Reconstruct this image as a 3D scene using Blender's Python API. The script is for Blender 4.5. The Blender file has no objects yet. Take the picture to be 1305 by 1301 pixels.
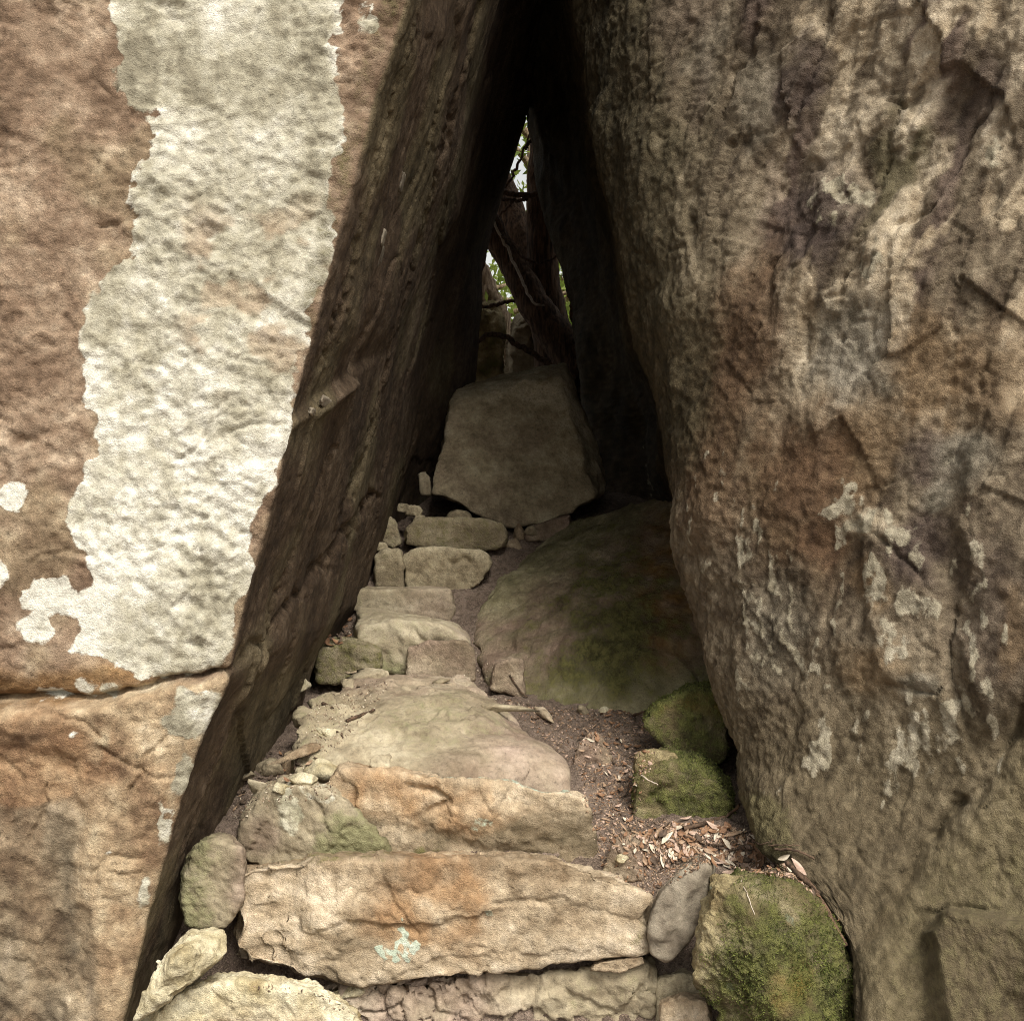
import bpy, bmesh, math, random
import numpy as np
from mathutils import Vector, Matrix

# ------------------------------------------------------------------ camera, sky, sun, exposure
S = bpy.context.scene
COL = S.collection
F = 1399.0            # focal length in photo pixels (photo 1305 x 1301)
CX, CY, EYE = 652.5, 650.5, 1.5

cam_d = bpy.data.cameras.new('camera')
cam = bpy.data.objects.new('camera', cam_d); COL.objects.link(cam)
cam.location = (0, 0, EYE); cam.rotation_euler = (math.radians(90), 0, 0)
cam_d.sensor_width = 36; cam_d.lens = 36 * F / 1305.0
cam_d.clip_start = 0.05; cam_d.clip_end = 2000
S.camera = cam

SUN = Vector((0.30, -0.72, 0.92)).normalized()
world = bpy.data.worlds.new('World'); S.world = world; world.use_nodes = True
wn = world.node_tree.nodes; wl = world.node_tree.links
for n_ in list(wn): wn.remove(n_)
sky = wn.new('ShaderNodeTexSky'); sky.sky_type = 'NISHITA'; sky.sun_disc = False
sky.sun_elevation = math.asin(SUN.z); sky.sun_rotation = math.atan2(SUN.x, SUN.y)
sky.air_density = 1.2; sky.dust_density = 4.0; sky.ozone_density = 1.0
hs = wn.new('ShaderNodeHueSaturation'); hs.inputs['Saturation'].default_value = 0.22
tint = wn.new('ShaderNodeMix'); tint.data_type = 'RGBA'; tint.blend_type = 'MULTIPLY'
tint.inputs[0].default_value = 1.0; tint.inputs[7].default_value = (1.0, 0.97, 0.89, 1)
bg = wn.new('ShaderNodeBackground'); bg.inputs['Strength'].default_value = 0.09
wo = wn.new('ShaderNodeOutputWorld')
wl.new(sky.outputs[0], hs.inputs['Color']); wl.new(hs.outputs[0], tint.inputs[6])
wl.new(tint.outputs[2], bg.inputs['Color']); wl.new(bg.outputs[0], wo.inputs[0])

sun_d = bpy.data.lights.new('sun', 'SUN'); sun_d.energy = 1.5; sun_d.angle = math.radians(22)
sun_d.color = (1.0, 0.955, 0.87)
sun = bpy.data.objects.new('sun', sun_d); COL.objects.link(sun)
sun.rotation_euler = SUN.to_track_quat('Z', 'Y').to_euler(); sun.location = (0, -3, 8)

vs = S.view_settings
vs.view_transform = 'Standard'; vs.look = 'None'; vs.exposure = 1.2; vs.gamma = 1.0
vs.use_curve_mapping = False
S.cycles.max_bounces = 4; S.cycles.diffuse_bounces = 2
S.cycles.use_denoising = True; S.cycles.denoising_prefilter = 'NONE'; S.cycles.filter_width = 1.0

rng = np.random.default_rng(7)
random.seed(7)

# ------------------------------------------------------------------ numeric helpers
_perm = np.random.default_rng(11).permutation(256); _perm = np.concatenate([_perm, _perm, _perm])
_g = np.random.default_rng(12).normal(size=(256, 3)); _g /= np.linalg.norm(_g, axis=1)[:, None]; _g = _g.astype(np.float32); _perm = _perm.astype(np.int32)
_r = np.random.default_rng(13).random((256, 4)).astype(np.float32)

from concurrent.futures import ThreadPoolExecutor
_pool = ThreadPoolExecutor(4)
_gc = [np.ascontiguousarray(_g[:, k]) for k in range(3)]
def _gn(P):
    I = np.floor(P).astype(np.int32); f = P - I
    u = f * f * f * (f * (f * 6 - 15) + 10)
    I &= 255
    fx, fy, fz = (np.ascontiguousarray(f[:, k]) for k in range(3)); ux, uy, uz = (np.ascontiguousarray(u[:, k]) for k in range(3))
    ix, iy, iz = (np.ascontiguousarray(I[:, k]) for k in range(3))
    out = 0
    for dx in (0, 1):
        wx = ux if dx else 1 - ux; hx = _perm.take((ix + dx) & 255); gx = fx - dx
        for dy in (0, 1):
            wxy = wx * (uy if dy else 1 - uy); hy = _perm.take(hx + ((iy + dy) & 255)); gy_ = fy - dy
            for dz in (0, 1):
                h = _perm.take(hy + ((iz + dz) & 255))
                out = out + wxy * (uz if dz else 1 - uz) * (_gc[0].take(h) * gx + _gc[1].take(h) * gy_ + _gc[2].take(h) * (fz - dz))
    return out * 1.6
def gnoise(P, seed=0):
    P = (np.asarray(P) + seed * 17.31 % 211.0).astype(np.float32)
    if len(P) < 6000: return _gn(P)
    return np.concatenate(list(_pool.map(_gn, np.array_split(P, 4 if len(P) < 60000 else 12))))

def fbm(P, octv=4, seed=0, gain=0.5):
    a, s, o = 1.0, 0, P
    for k in range(octv):
        s = s + a * gnoise(o, seed + k); a *= gain; o = o * 2.03
    return s

def ridged(P, octv=3, seed=0, gain=0.5):
    a, s, o = 1.0, 0, P
    for k in range(octv):
        s = s + a * (1 - 2 * np.abs(gnoise(o, seed + k))); a *= gain; o = o * 2.07
    return s

def facet(P, seed=0, tilt=1.0):
    if len(P) > 6000:
        r = list(_pool.map(lambda q: _facet(q, seed, tilt), np.array_split(np.asarray(P), 8)))
        return np.concatenate([x[0] for x in r]), np.concatenate([x[1] for x in r])
    return _facet(P, seed, tilt)
def _facet(P, seed=0, tilt=1.0):
    """chipped planes: every jittered cell holds its own offset and tilt"""
    P = (np.asarray(P) + seed * 9.7 % 211.0).astype(np.float32)
    I = np.floor(P).astype(np.int32)
    best = np.full(len(P), 9.0); sec = np.full(len(P), 9.0); val = np.zeros(len(P))
    for dx in (-1, 0, 1):
        for dy in (-1, 0, 1):
            for dz in (-1, 0, 1):
                h = _perm[_perm[_perm[(I[:, 0] + dx) & 255] + ((I[:, 1] + dy) & 255)] + ((I[:, 2] + dz) & 255)]
                c = I.astype(np.float32) + np.array([dx, dy, dz], np.float32) + _r[h, :3]
                d = P - c
                q = (d * d).sum(1)
                v = (_r[h, 3] - 0.5) + tilt * (_g[h] * d).sum(1)
                m = q < best
                sec = np.where(m, best, np.minimum(sec, q))
                val = np.where(m, v, val); best = np.where(m, q, best)
    return val, np.sqrt(sec) - np.sqrt(best)

def sstep(a, b, x):
    t = np.clip((x - a) / (b - a), 0, 1)
    return t * t * (3 - 2 * t)

def pix(V):
    d = np.maximum(V[:, 1], 0.3)
    return CX + V[:, 0] / d * F, CY - (V[:, 2] - EYE) / d * F

def W(px, py, d):
    return ((px - CX) / F * d, d, EYE - (py - CY) / F * d)

def line_dist(px, py, pts, signed=False):
    best = np.full(len(px), 1e9); side = np.zeros(len(px))
    for (ax, ay), (bx, by) in zip(pts[:-1], pts[1:]):
        vx, vy = bx - ax, by - ay; L = vx * vx + vy * vy + 1e-9
        t = np.clip(((px - ax) * vx + (py - ay) * vy) / L, 0, 1)
        dx, dy = px - ax - t * vx, py - ay - t * vy
        d = np.hypot(dx, dy); m = d < best
        best = np.where(m, d, best)
        if signed: side = np.where(m, np.sign(vx * dy - vy * dx), side)
    return best * side if signed else best

def poly_sd(px, py, pts):
    """positive inside"""
    inside = np.zeros(len(px), bool)
    for (ax, ay), (bx, by) in zip(pts, pts[1:] + pts[:1]):
        c = ((ay > py) != (by > py)) & (px < (bx - ax) * (py - ay) / (by - ay + 1e-9) + ax)
        inside ^= c
    d = line_dist(px, py, pts + pts[:1])
    return np.where(inside, d, -d)

def ell_sd(px, py, cx, cy, rx, ry):
    return (1 - np.hypot((px - cx) / rx, (py - cy) / ry)) * min(rx, ry)

def normals(V, Q):
    a, b, c, d = V[Q[:, 0]], V[Q[:, 1]], V[Q[:, 2]], V[Q[:, 3]]
    fn = np.cross(c - a, d - b)
    N = np.zeros_like(V)
    for k in range(4): np.add.at(N, Q[:, k], fn)
    return N / (np.linalg.norm(N, axis=1)[:, None] + 1e-12)

def mesh_np(name, V, Q, attrs=None, smooth=True, extra=None):
    me = bpy.data.meshes.new(name)
    V = np.ascontiguousarray(V, np.float32); Q = np.ascontiguousarray(Q, np.int32)
    k = Q.shape[1]
    me.vertices.add(len(V)); me.vertices.foreach_set('co', V.ravel())
    me.loops.add(Q.size); me.loops.foreach_set('vertex_index', Q.ravel())
    me.polygons.add(len(Q)); me.polygons.foreach_set('loop_start', np.arange(0, Q.size, k, dtype=np.int32))
    if smooth: me.polygons.foreach_set('use_smooth', np.ones(len(Q), bool))
    for a, v in (attrs or {}).items():
        if v.ndim == 2:
            if a == 'stone_colour':          # all stone: hue raised in the colour to offset the neutral light
                lum = v @ np.array([.3, .59, .11]); v = np.clip(lum[:, None] + (v - lum[:, None]) * 1.12, .008, .85)
            at = me.attributes.new(a, 'FLOAT_COLOR', 'POINT'); at.data.foreach_set('color', np.ascontiguousarray(np.hstack([v, np.ones((len(v), 1))]), np.float32).ravel())
        else:
            at = me.attributes.new(a, 'FLOAT', 'POINT'); at.data.foreach_set('value', np.ascontiguousarray(v, np.float32))
    me.update(calc_edges=True); me.validate()
    return me

def link(name, me, mat=None, loc=None, parent=None):
    o = bpy.data.objects.new(name, me); COL.objects.link(o)
    if mat is not None and not me.materials: me.materials.append(mat)
    if loc is not None: o.location = loc
    if parent is not None: o.parent = parent
    return o

def tag(o, label=None, cat=None, group=None, kind=None):
    if label: o['label'] = label
    if cat: o['category'] = cat
    if group: o['group'] = group
    if kind: o['kind'] = kind
    return o

def link_world(name, V, Q, mat, attrs=None, parent=None, base=True):
    """link a mesh given in world coordinates with its origin at its base"""
    c = np.array([(V[:, 0].min() + V[:, 0].max()) / 2, (V[:, 1].min() + V[:, 1].max()) / 2, V[:, 2].min()])
    me = mesh_np(name, V - c, Q, attrs)
    if parent is not None: c = c - np.array(parent.location)
    return link(name, me, mat, c, parent)

# ------------------------------------------------------------------ materials
class NT:
    def __init__(s, name):
        s.m = bpy.data.materials.new(name); s.m.use_nodes = True
        s.t = s.m.node_tree; s.n = s.t.nodes; s.l = s.t.links
        for x in list(s.n): s.n.remove(x)
        s.out = s.n.new('ShaderNodeOutputMaterial'); s.b = s.n.new('ShaderNodeBsdfPrincipled')
        s.l.new(s.b.outputs[0], s.out.inputs[0])
        s.b.inputs['Roughness'].default_value = 0.9
        s.b.inputs['Specular IOR Level'].default_value = 0.25
    def put(s, i, v):
        if hasattr(v, 'is_output'): s.l.new(v, i)
        elif isinstance(v, (tuple, list)) and len(v) == 3 and i.type == 'RGBA': i.default_value = (*v, 1)
        else: i.default_value = v
    def coords(s, scale=(1, 1, 1), rot=(0, 0, 0), off=(0, 0, 0)):
        c = s.n.new('ShaderNodeTexCoord'); mp = s.n.new('ShaderNodeMapping')
        mp.inputs['Scale'].default_value = scale; mp.inputs['Rotation'].default_value = rot
        mp.inputs['Location'].default_value = off
        s.l.new(c.outputs['Object'], mp.inputs[0]); return mp.outputs[0]
    def noise(s, v, scale, detail=4, rough=0.55, dist=0.0, col=False):
        x = s.n.new('ShaderNodeTexNoise'); s.l.new(v, x.inputs['Vector'])
        x.inputs['Scale'].default_value = scale; x.inputs['Detail'].default_value = detail
        x.inputs['Roughness'].default_value = rough; x.inputs['Distortion'].default_value = dist
        return x.outputs[1 if col else 0]
    def mr(s, v, a, b, c=0.0, d=1.0, smooth=True):
        x = s.n.new('ShaderNodeMapRange'); x.interpolation_type = 'SMOOTHSTEP' if smooth else 'LINEAR'
        s.put(x.inputs[0], v)
        for k, q in enumerate((a, b, c, d)): s.put(x.inputs[k + 1], q)
        return x.outputs[0]
    def math(s, op, a, b=0.0):
        x = s.n.new('ShaderNodeMath'); x.operation = op; s.put(x.inputs[0], a); s.put(x.inputs[1], b); return x.outputs[0]
    def lin(s, *terms):
        """sum of value * weight"""
        r = None
        for v, w in terms:
            q = s.math('MULTIPLY', v, w); r = q if r is None else s.math('ADD', r, q)
        return r
    def mix(s, f, a, b, mode='MIX'):
        x = s.n.new('ShaderNodeMix'); x.data_type = 'RGBA'; x.blend_type = mode
        s.put(x.inputs[0], f); s.put(x.inputs[6], a); s.put(x.inputs[7], b); return x.outputs[2]
    def scale(s, c, f):
        x = s.n.new('ShaderNodeVectorMath'); x.operation = 'SCALE'; s.l.new(c, x.inputs[0]); s.put(x.inputs['Scale'], f); return x.outputs[0]
    def attr(s, name, col=False):
        x = s.n.new('ShaderNodeAttribute'); x.attribute_name = name; return x.outputs['Color' if col else 'Fac']
    def bump(s, h, strength, dist, prev=None):
        x = s.n.new('ShaderNodeBump'); x.inputs['Strength'].default_value = strength; x.inputs['Distance'].default_value = dist
        s.l.new(h, x.inputs['Height'])
        if prev is not None: s.l.new(prev, x.inputs['Normal'])
        return x.outputs[0]

def stone_mat(name, bump=1.0, grain=1.0, moss=None, lichen=False, stretch=(1, 1, 1), rot=(0, 0, 0), speck=.5):
    """sandstone: broad colours come with the mesh (attribute stone_colour), the grain, edges of lichen and moss are made here"""
    t = NT(name); v = t.coords()
    vs_ = v if stretch == (1, 1, 1) else t.coords(stretch, rot)
    n2 = t.noise(vs_, 24, 3, .66); n3 = t.noise(v, 70, 5, .78); n4 = t.noise(v, 330, 1, .6)
    c = t.attr('stone_colour', True)
    g = t.lin((n2, .26), (n3, .62), (n4, .12))
    c = t.scale(c, t.mr(g, .36, .64, 1 - .40 * grain, 1 + .40 * grain, False))
    sp = t.math('MULTIPLY', t.mr(n4, .60, .66), t.mr(n2, .42, .56, 0, speck * .5))
    c = t.mix(sp, c, t.scale(c, 2.0))
    dk = t.math('MULTIPLY', t.mr(n3, .40, .34), t.mr(n2, .58, .46, .1, .5))
    c = t.mix(dk, c, t.scale(c, .45))
    h = t.lin((n2, .30), (n3, .40), (n4, .14))
    if lichen:
        lf = t.lin((t.attr('lichen'), 1.0), (n3, .34), (n2, .14))
        lm = t.mr(lf, .66, .80)
        lc = t.scale(t.attr('lichen_colour', True), t.mr(g, .36, .62, .66, 1.22, False))
        c = t.mix(lm, c, lc)
        h = t.math('ADD', h, t.math('MULTIPLY', lm, .06))
    if moss:
        mf = t.lin((t.attr('moss'), 1.0), (n2, .75), (n3, .45))
        mm = t.mr(mf, .90, 1.28)
        mc = t.mix(t.mr(t.lin((n2, .6), (n3, .4)), .38, .62), moss[0], moss[1])
        c = t.mix(t.math('MULTIPLY', mm, .9), c, mc)
        h = t.math('ADD', h, t.math('MULTIPLY', mm, t.math('MULTIPLY', n4, .30)))
    t.l.new(c, t.b.inputs['Base Color'])
    t.l.new(t.bump(h, min(1.0, .95 * bump), .022 * max(1, bump)), t.b.inputs['Normal'])
    return t.m

MOSS = ((.045, .045, .012), (.165, .155, .05))
MT_left = stone_mat('left_boulder_stone', .85, .9, ((.05, .042, .015), (.13, .115, .05)), True, speck=.7)
MT_right = stone_mat('right_boulder_stone', .85, .72, ((.075, .062, .028), (.17, .145, .075)), True, (1.4, 1.0, .7), (0, math.radians(28), 0), .7)
MT_stone = stone_mat('weathered_sandstone', .9, .9, MOSS, True, speck=.4)
MT_worn = stone_mat('foot_worn_sandstone', .55, .75, ((.13, .125, .055), (.25, .24, .13)), True, speck=.25)
MT_mossy = stone_mat('mossy_sandstone', 1.2, 1.0, ((.034, .042, .011), (.165, .172, .05)), True, speck=.3)

def P3(*c): return np.array(c, float)
def pal_col(f, pal):
    pal = np.asarray(pal, float); t = np.linspace(.08, .92, len(pal))
    return np.stack([np.interp(f, t, pal[:, k]) for k in range(3)], 1)
def cmix(a, b, m):
    m = np.clip(m, 0, 1)[:, None]; return a * (1 - m) + b * m
def stone_f(V, seed, stretch=(1, 1, 1), amp=1.0):
    Vs = V * np.array(stretch)
    return .5 + amp * (.36 * fbm(Vs * 2.6, 3, seed) + .34 * fbm(Vs * 9, 3, seed + 3) + .24 * fbm(V * 30, 3, seed + 6))

class Stone:
    def __init__(s, mat, pal, alt, stain, lich=((.30, .28, .19), (.46, .43, .33), (.72, .69, .58)), stretch=(1, 1, 1), vary=.1):
        s.mat, s.pal, s.alt, s.stain, s.lich, s.stretch, s.vary = mat, pal, alt, stain, lich, stretch, vary
ORANGE = ((.23, .145, .085), (.34, .225, .135), (.47, .345, .225))
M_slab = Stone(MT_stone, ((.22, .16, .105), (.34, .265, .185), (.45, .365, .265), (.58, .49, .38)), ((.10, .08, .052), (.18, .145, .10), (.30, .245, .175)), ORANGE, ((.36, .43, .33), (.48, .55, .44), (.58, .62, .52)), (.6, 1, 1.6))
M_step = Stone(MT_worn, ((.20, .165, .115), (.29, .245, .175), (.36, .31, .225), (.46, .405, .305)), ((.21, .155, .12), (.31, .24, .195), (.41, .33, .275)), ORANGE, stretch=(.8, .8, 1.3))
M_dim = Stone(MT_stone, ((.21, .172, .118), (.31, .26, .18), (.40, .345, .245), (.50, .44, .325)), ((.15, .11, .083), (.235, .175, .136), (.33, .25, .20)), ((.10, .055, .022), (.17, .10, .04), (.22, .14, .06)), stretch=(.8, .8, 1.2))
M_mossy = Stone(MT_mossy, ((.13, .10, .055), (.22, .175, .10), (.30, .25, .15), (.42, .36, .24)), ((.08, .06, .035), (.14, .11, .065), (.2, .16, .1)), ((.13, .10, .025), (.22, .165, .045), (.30, .24, .08)), ((.32, .38, .24), (.45, .50, .36), (.55, .58, .46)))
M_pale = Stone(MT_stone, ((.30, .24, .14), (.45, .39, .26), (.56, .50, .36), (.70, .65, .50)), ((.26, .2, .13), (.36, .29, .2), (.45, .38, .28)), ORANGE)
M_grey = Stone(MT_worn, ((.10, .085, .065), (.19, .16, .125), (.27, .235, .185), (.40, .35, .28)), ((.1, .08, .06), (.15, .12, .1), (.2, .17, .14)), ORANGE, stretch=(1.6, 1, .6))

def soil_mat():
    t = NT('passage_soil'); v = t.coords()
    n1 = t.noise(v, 4, 3, .6); n2 = t.noise(v, 42, 4, .7); n3 = t.noise(v, 190, 3, .7)
    c = t.mix(t.mr(n1, .35, .65), (.18, .132, .105), (.29, .222, .178))
    c = t.mix(t.mr(n2, .38, .60), t.mix(.6, c, (.06, .042, .03)), c)
    c = t.mix(t.mr(n3, .52, .66, 0, .75), c, (.40, .30, .22))
    t.l.new(c, t.b.inputs['Base Color'])
    t.l.new(t.bump(t.lin((n2, .6), (n3, .4)), 1.0, .028), t.b.inputs['Normal'])
    t.b.inputs['Roughness'].default_value = 1.0
    return t.m
M_soil = soil_mat()

def plain_mat(name, a, b, scale=30, rough=.85, stretch=(1, 1, 1), bump=.5, bd=.004, trans=0.0):
    t = NT(name); v = t.coords(stretch)
    n = t.noise(v, scale, 4, .65)
    c = t.mix(t.mr(n, .34, .66), a, b)
    t.l.new(c, t.b.inputs['Base Color']); t.b.inputs['Roughness'].default_value = rough
    t.l.new(t.bump(n, bump, bd), t.b.inputs['Normal'])
    if trans > 0:
        ad = t.n.new('ShaderNodeMixShader'); tr = t.n.new('ShaderNodeBsdfTranslucent'); t.l.new(c, tr.inputs[0])
        ad.inputs[0].default_value = trans
        t.l.new(t.b.outputs[0], ad.inputs[1]); t.l.new(tr.outputs[0], ad.inputs[2]); t.l.new(ad.outputs[0], t.out.inputs[0])
    return t.m
LEAF_MATS = [plain_mat('dry_leaf_tan', (.27, .175, .11), (.42, .30, .205), 60, .6),
             plain_mat('dry_leaf_pink', (.36, .24, .18), (.52, .39, .31), 60, .6),
             plain_mat('dry_leaf_pale', (.50, .42, .32), (.68, .60, .48), 60, .6),
             plain_mat('dry_leaf_rust', (.18, .095, .055), (.30, .175, .10), 60, .6),
             plain_mat('dry_leaf_dark', (.06, .042, .03), (.15, .105, .075), 60, .7)]
M_twig = plain_mat('dark_twig_bark', (.045, .03, .02), (.14, .09, .06), 60, .9, (1, 1, 1), .8)
M_twig_pale = plain_mat('pale_twig_bark', (.40, .32, .25), (.60, .52, .44), 60, .8)
M_bark = plain_mat('brown_bark', (.045, .028, .018), (.20, .125, .08), 16, .95, (3, 3, .4), 1.0, .03)
M_bark_pale = plain_mat('pale_bark', (.20, .14, .09), (.48, .37, .26), 14, .9, (4, 4, .4), 1.0, .02)
M_green = plain_mat('fresh_green_leaf', (.16, .24, .04), (.34, .42, .10), 8, .55, trans=.55)
M_moss = plain_mat('moss_tuft', (.042, .055, .012), (.175, .19, .05), 45, .8)
M_chip = plain_mat('litter_chip_brown', (.12, .08, .05), (.36, .26, .18), 60, .8)

# ------------------------------------------------------------------ boulders (large structure)
def strip_boulder(name, zs, cols_fn, disp_fn, attr_fn, mat, label, cat, zcap=None):
    """rows over height, columns round the plan; cols_fn(z) -> (n,2) plan points, the ring is closed"""
    rows = [cols_fn(z) for z in zs]
    nc = len(rows[0]); nr = len(zs)
    V = np.zeros((nr, nc, 3))
    for i, r in enumerate(rows):
        V[i, :, :2] = r[:, :2]; V[i, :, 2] = zs[i]
    V = V.reshape(-1, 3)
    i, j = np.meshgrid(np.arange(nr - 1), np.arange(nc), indexing='ij'); i = i.ravel(); j = j.ravel(); j2 = (j + 1) % nc
    Q = np.stack([i * nc + j, i * nc + j2, (i + 1) * nc + j2, (i + 1) * nc + j], 1)
    return V, Q, nr, nc

def cap(V, Q, nr, nc, top=True):
    k = (nr - 1) * nc if top else 0
    c = V[k:k + nc].mean(0) + np.array([0, 0, .5 if top else -.1])
    ci = len(V); V = np.vstack([V, c])
    j = np.arange(nc); j2 = (j + 1) % nc
    T = np.stack([k + j, k + j2, np.full(nc, ci), np.full(nc, ci)], 1)
    return V, T

def finish_boulder(name, V, Q, nr, nc, mat, attrs, label, cat):
    # top cap: an extra ring drawn in, then closed by quads across (kept out of sight above the frame)
    k = (nr - 1) * nc
    ring = V[k:k + nc]; c = ring.mean(0)
    inner = c + (ring - c) * .55 + np.array([0, 0, .45]); inner2 = c + (ring - c) * .05 + np.array([0, 0, .6])
    n0 = len(V); V = np.vstack([V, inner, inner2])
    j = np.arange(nc); j2 = (j + 1) % nc
    Q = np.vstack([Q, np.stack([k + j, k + j2, n0 + j2, n0 + j], 1), np.stack([n0 + j, n0 + j2, n0 + nc + j2, n0 + nc + j], 1)])
    attrs = {a: np.concatenate([v, np.full((2 * nc,) + v.shape[1:], .1)]) for a, v in attrs.items()}
    o = link_world(name, V, Q, mat, attrs)
    return tag(o, label, cat)

H = 0.006
# ---- left boulder
EDGE = [(560, -190), (510, 0), (470, 130), (438, 260), (402, 400), (370, 540), (345, 650), (314, 770), (294, 858), (262, 925), (238, 1000), (217, 1080), (196, 1160), (166, 1290), (120, 1480)]
D0 = 2.8
_ez = np.array([EYE - (y - CY) / F * D0 for x, y in EDGE])[::-1]; _ex = np.array([(x - CX) / F * D0 for x, y in EDGE])[::-1]
def xe(z):
    if z > _ez[-1]: return _ex[-1] + .30 * (z - _ez[-1])
    return float(np.interp(z, _ez, _ex))
def left_cols(z):
    e = xe(z); yb = 2.8 + .05 * (z - 1.2)
    tF = np.concatenate([np.linspace(-5.5, -1.5, 9)[:-1], np.linspace(-1.5, 0, 150)])
    xs = np.where(tF < -1.5, tF, -1.5 + (tF + 1.5) / 1.5 * (e - .018 + 1.5))
    far = np.clip(-1.5 - xs, 0, None)
    front = np.stack([xs, yb - .10 * np.clip(e - xs, 0, 1.2) + .09 * far ** 2], 1)
    a = np.linspace(0, math.pi / 2, 7)[1:-1]
    yc = yb
    corner = np.stack([e - .018 + .018 * np.sin(a), yc + .018 * (1 - np.cos(a))], 1)
    s = np.linspace(0, 1, 250)
    ys = yc + .018 + (6.9 - yc) * (s * .45 + .55 * s ** 2)
    up = np.clip((z - 1.2), 0, 3)
    bl = np.clip((ys - 5.7) / 1.0, 0, 1); bl = bl * bl * (3 - 2 * bl) * np.interp(z, [.5, 1.6, 2.0, 2.5, 3.0], [.05, .12, .22, .14, .0])
    inner = np.stack([e + .012 * up * (ys - yc) * .3 + bl, ys], 1)
    back = np.array([[inner[-1, 0] - .25, 7.15], [-1.5, 7.4], [-3.5, 7.2], [-5.4, 6.0], [-6.0, 5.0]])
    return np.vstack([front, corner, inner, back])
zsL = np.concatenate([np.linspace(-.5, .05, 5)[:-1], np.arange(.05, 3.0, H), np.arange(3.0, 4.6, .014), np.linspace(4.62, 6.2, 10)])
V, Q, nr, nc = strip_boulder('boulder', zsL, left_cols, None, None, None, '', '')
N = normals(V, Q)
px, py = pix(V)
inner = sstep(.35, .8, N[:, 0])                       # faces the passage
frontw = sstep(.3, .8, -N[:, 1])
CRACK = [(-300, 905), (-60, 897), (0, 893), (60, 891), (120, 886), (165, 880), (205, 868), (250, 862), (293, 855)]
CRACK2 = [(293, 855), (318, 826), (345, 800), (372, 768), (400, 735), (425, 700), (440, 678), (475, 630)]
w_ = 6 * fbm(V * 9, 3, 3)
dc = line_dist(px + w_, py + w_, CRACK); dc2 = line_dist(px + w_, py + w_, CRACK2)
cy_ = np.interp(px, [p[0] for p in CRACK], [p[1] for p in CRACK])
below = sstep(-3, 16, py + w_ - cy_) * frontw
low2 = sstep(0, 60, py - cy_)
PR = V * np.array([1.0, .7, .9])
big = .028 * fbm(V * 1.5, 3, 1)
# rough pitted weathering with slanting ripples on the front
rot = np.array([[.9, 0, .43], [0, 1, 0], [-.43, 0, .9]])
VR = V @ rot
rip = fbm(VR * np.array([7, 7, 20]), 4, 5, .55)
pit = ridged(V * 30, 2, 8)
fc, fe = facet(VR * np.array([5.0, 5.0, 8.5]), 2, .7)
fc2, fe2 = facet(VR * np.array([16., 16, 24]), 4, .7)
D = big * .6 + frontw * ((.0055 * rip + .0024 * pit + .005 * fc + .0026 * fc2) * (1 - .72 * low2) * (.35 + 1.5 * sstep(-.35, .5, fbm(V * 2.4, 2, 33))) + .0055 * fbm(V * 38, 3, 31) * (1 - .35 * low2) * (.5 + .9 * sstep(-.3, .4, fbm(V * 3.3, 2, 34))) + low2 * (.007 * fbm(V * 6, 4, 35) + .006 * fc + .003 * fc2))
# ledge: the lower block stands forward below the crack
D += below * (.050 - .030 * sstep(30, 260, py - cy_)) - .050 * np.exp(-(dc / 4.5) ** 2) * frontw
D += frontw * -.030 * sstep(-25, 0, cy_ - 0 - py) * sstep(40, 0, cy_ - py) * sstep(200, 60, px)   # undercut over the ledge
# concave dark panel at the lower left, worn
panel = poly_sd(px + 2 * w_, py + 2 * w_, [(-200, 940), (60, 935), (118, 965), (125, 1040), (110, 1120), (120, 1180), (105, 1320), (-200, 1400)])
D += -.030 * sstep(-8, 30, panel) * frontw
# grooves on the pale band
for g in ([(282, 505), (268, 545), (255, 572), (225, 585)], [(368, 543), (320, 540), (285, 545)], [(330, 12), (322, 40)], [(40, 1070), (55, 1020), (62, 1000)], [(135, 950), (180, 975), (205, 990), (232, 985)], [(60, 905), (110, 915), (135, 935)], [(170, 1010), (190, 965), (215, 935)],
          [(145, 108), (150, 128), (120, 100)], [(170, 268), (160, 285), (130, 290)], [(40, 715), (85, 700), (112, 708)], [(125, 1110), (150, 1085), (180, 1090)]):
    D -= .011 * np.exp(-(line_dist(px + w_ + 4 * fbm(V * 30, 2, 39), py + w_, g) / 2.6) ** 2) * frontw
# inner face: long bedding steps running with the lean of the rock
t_in = V[:, 0] - np.interp(V[:, 2], _ez, _ex)
sV = np.stack([V[:, 1] * 1.0, V[:, 2] * .16 + V[:, 1] * .02, V[:, 1] * 0], 1)
sl = np.stack([V[:, 1] * 6 - V[:, 2] * 1.0, V[:, 2] * 2.4, V[:, 1] * 0 + 3.3], 1)
st1 = fbm(sl, 3, 21); st2 = ridged(sl * np.array([3.1, 1.6, 1]), 3, 24)
ff, fe_ = facet(np.stack([V[:, 1] * 2.4 - V[:, 2] * .5 + .2 * gnoise(V * 4, 28), V[:, 2] * 1.2 + .2 * gnoise(V * 4, 29), V[:, 0] * 0], 1), 6, .45)
fg, fge = facet(np.stack([V[:, 1] * 9 - V[:, 2] * 2.0, V[:, 2] * 3.2, V[:, 0] * 0], 1), 9, .6)
D += inner * (.004 * st1 + .0012 * st2 + .013 * ff + .0015 * fg + .0022 * fbm(V * 22, 4, 41, .6) - .006 * sstep(.04, .0, fe_))
D -= inner * .030 * np.exp(-(dc2 / 4) ** 2)
D += inner * .014 * sstep(-6, 6, line_dist(px, py, [(300, 900)] + CRACK2 + [(560, 520), (620, 400)], True)) * sstep(560, 420, px)
RIB = [(560, 60), (540, 150), (515, 235), (490, 320), (468, 400), (452, 480)]
db = line_dist(px + w_ * .5, py, RIB, True)
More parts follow.
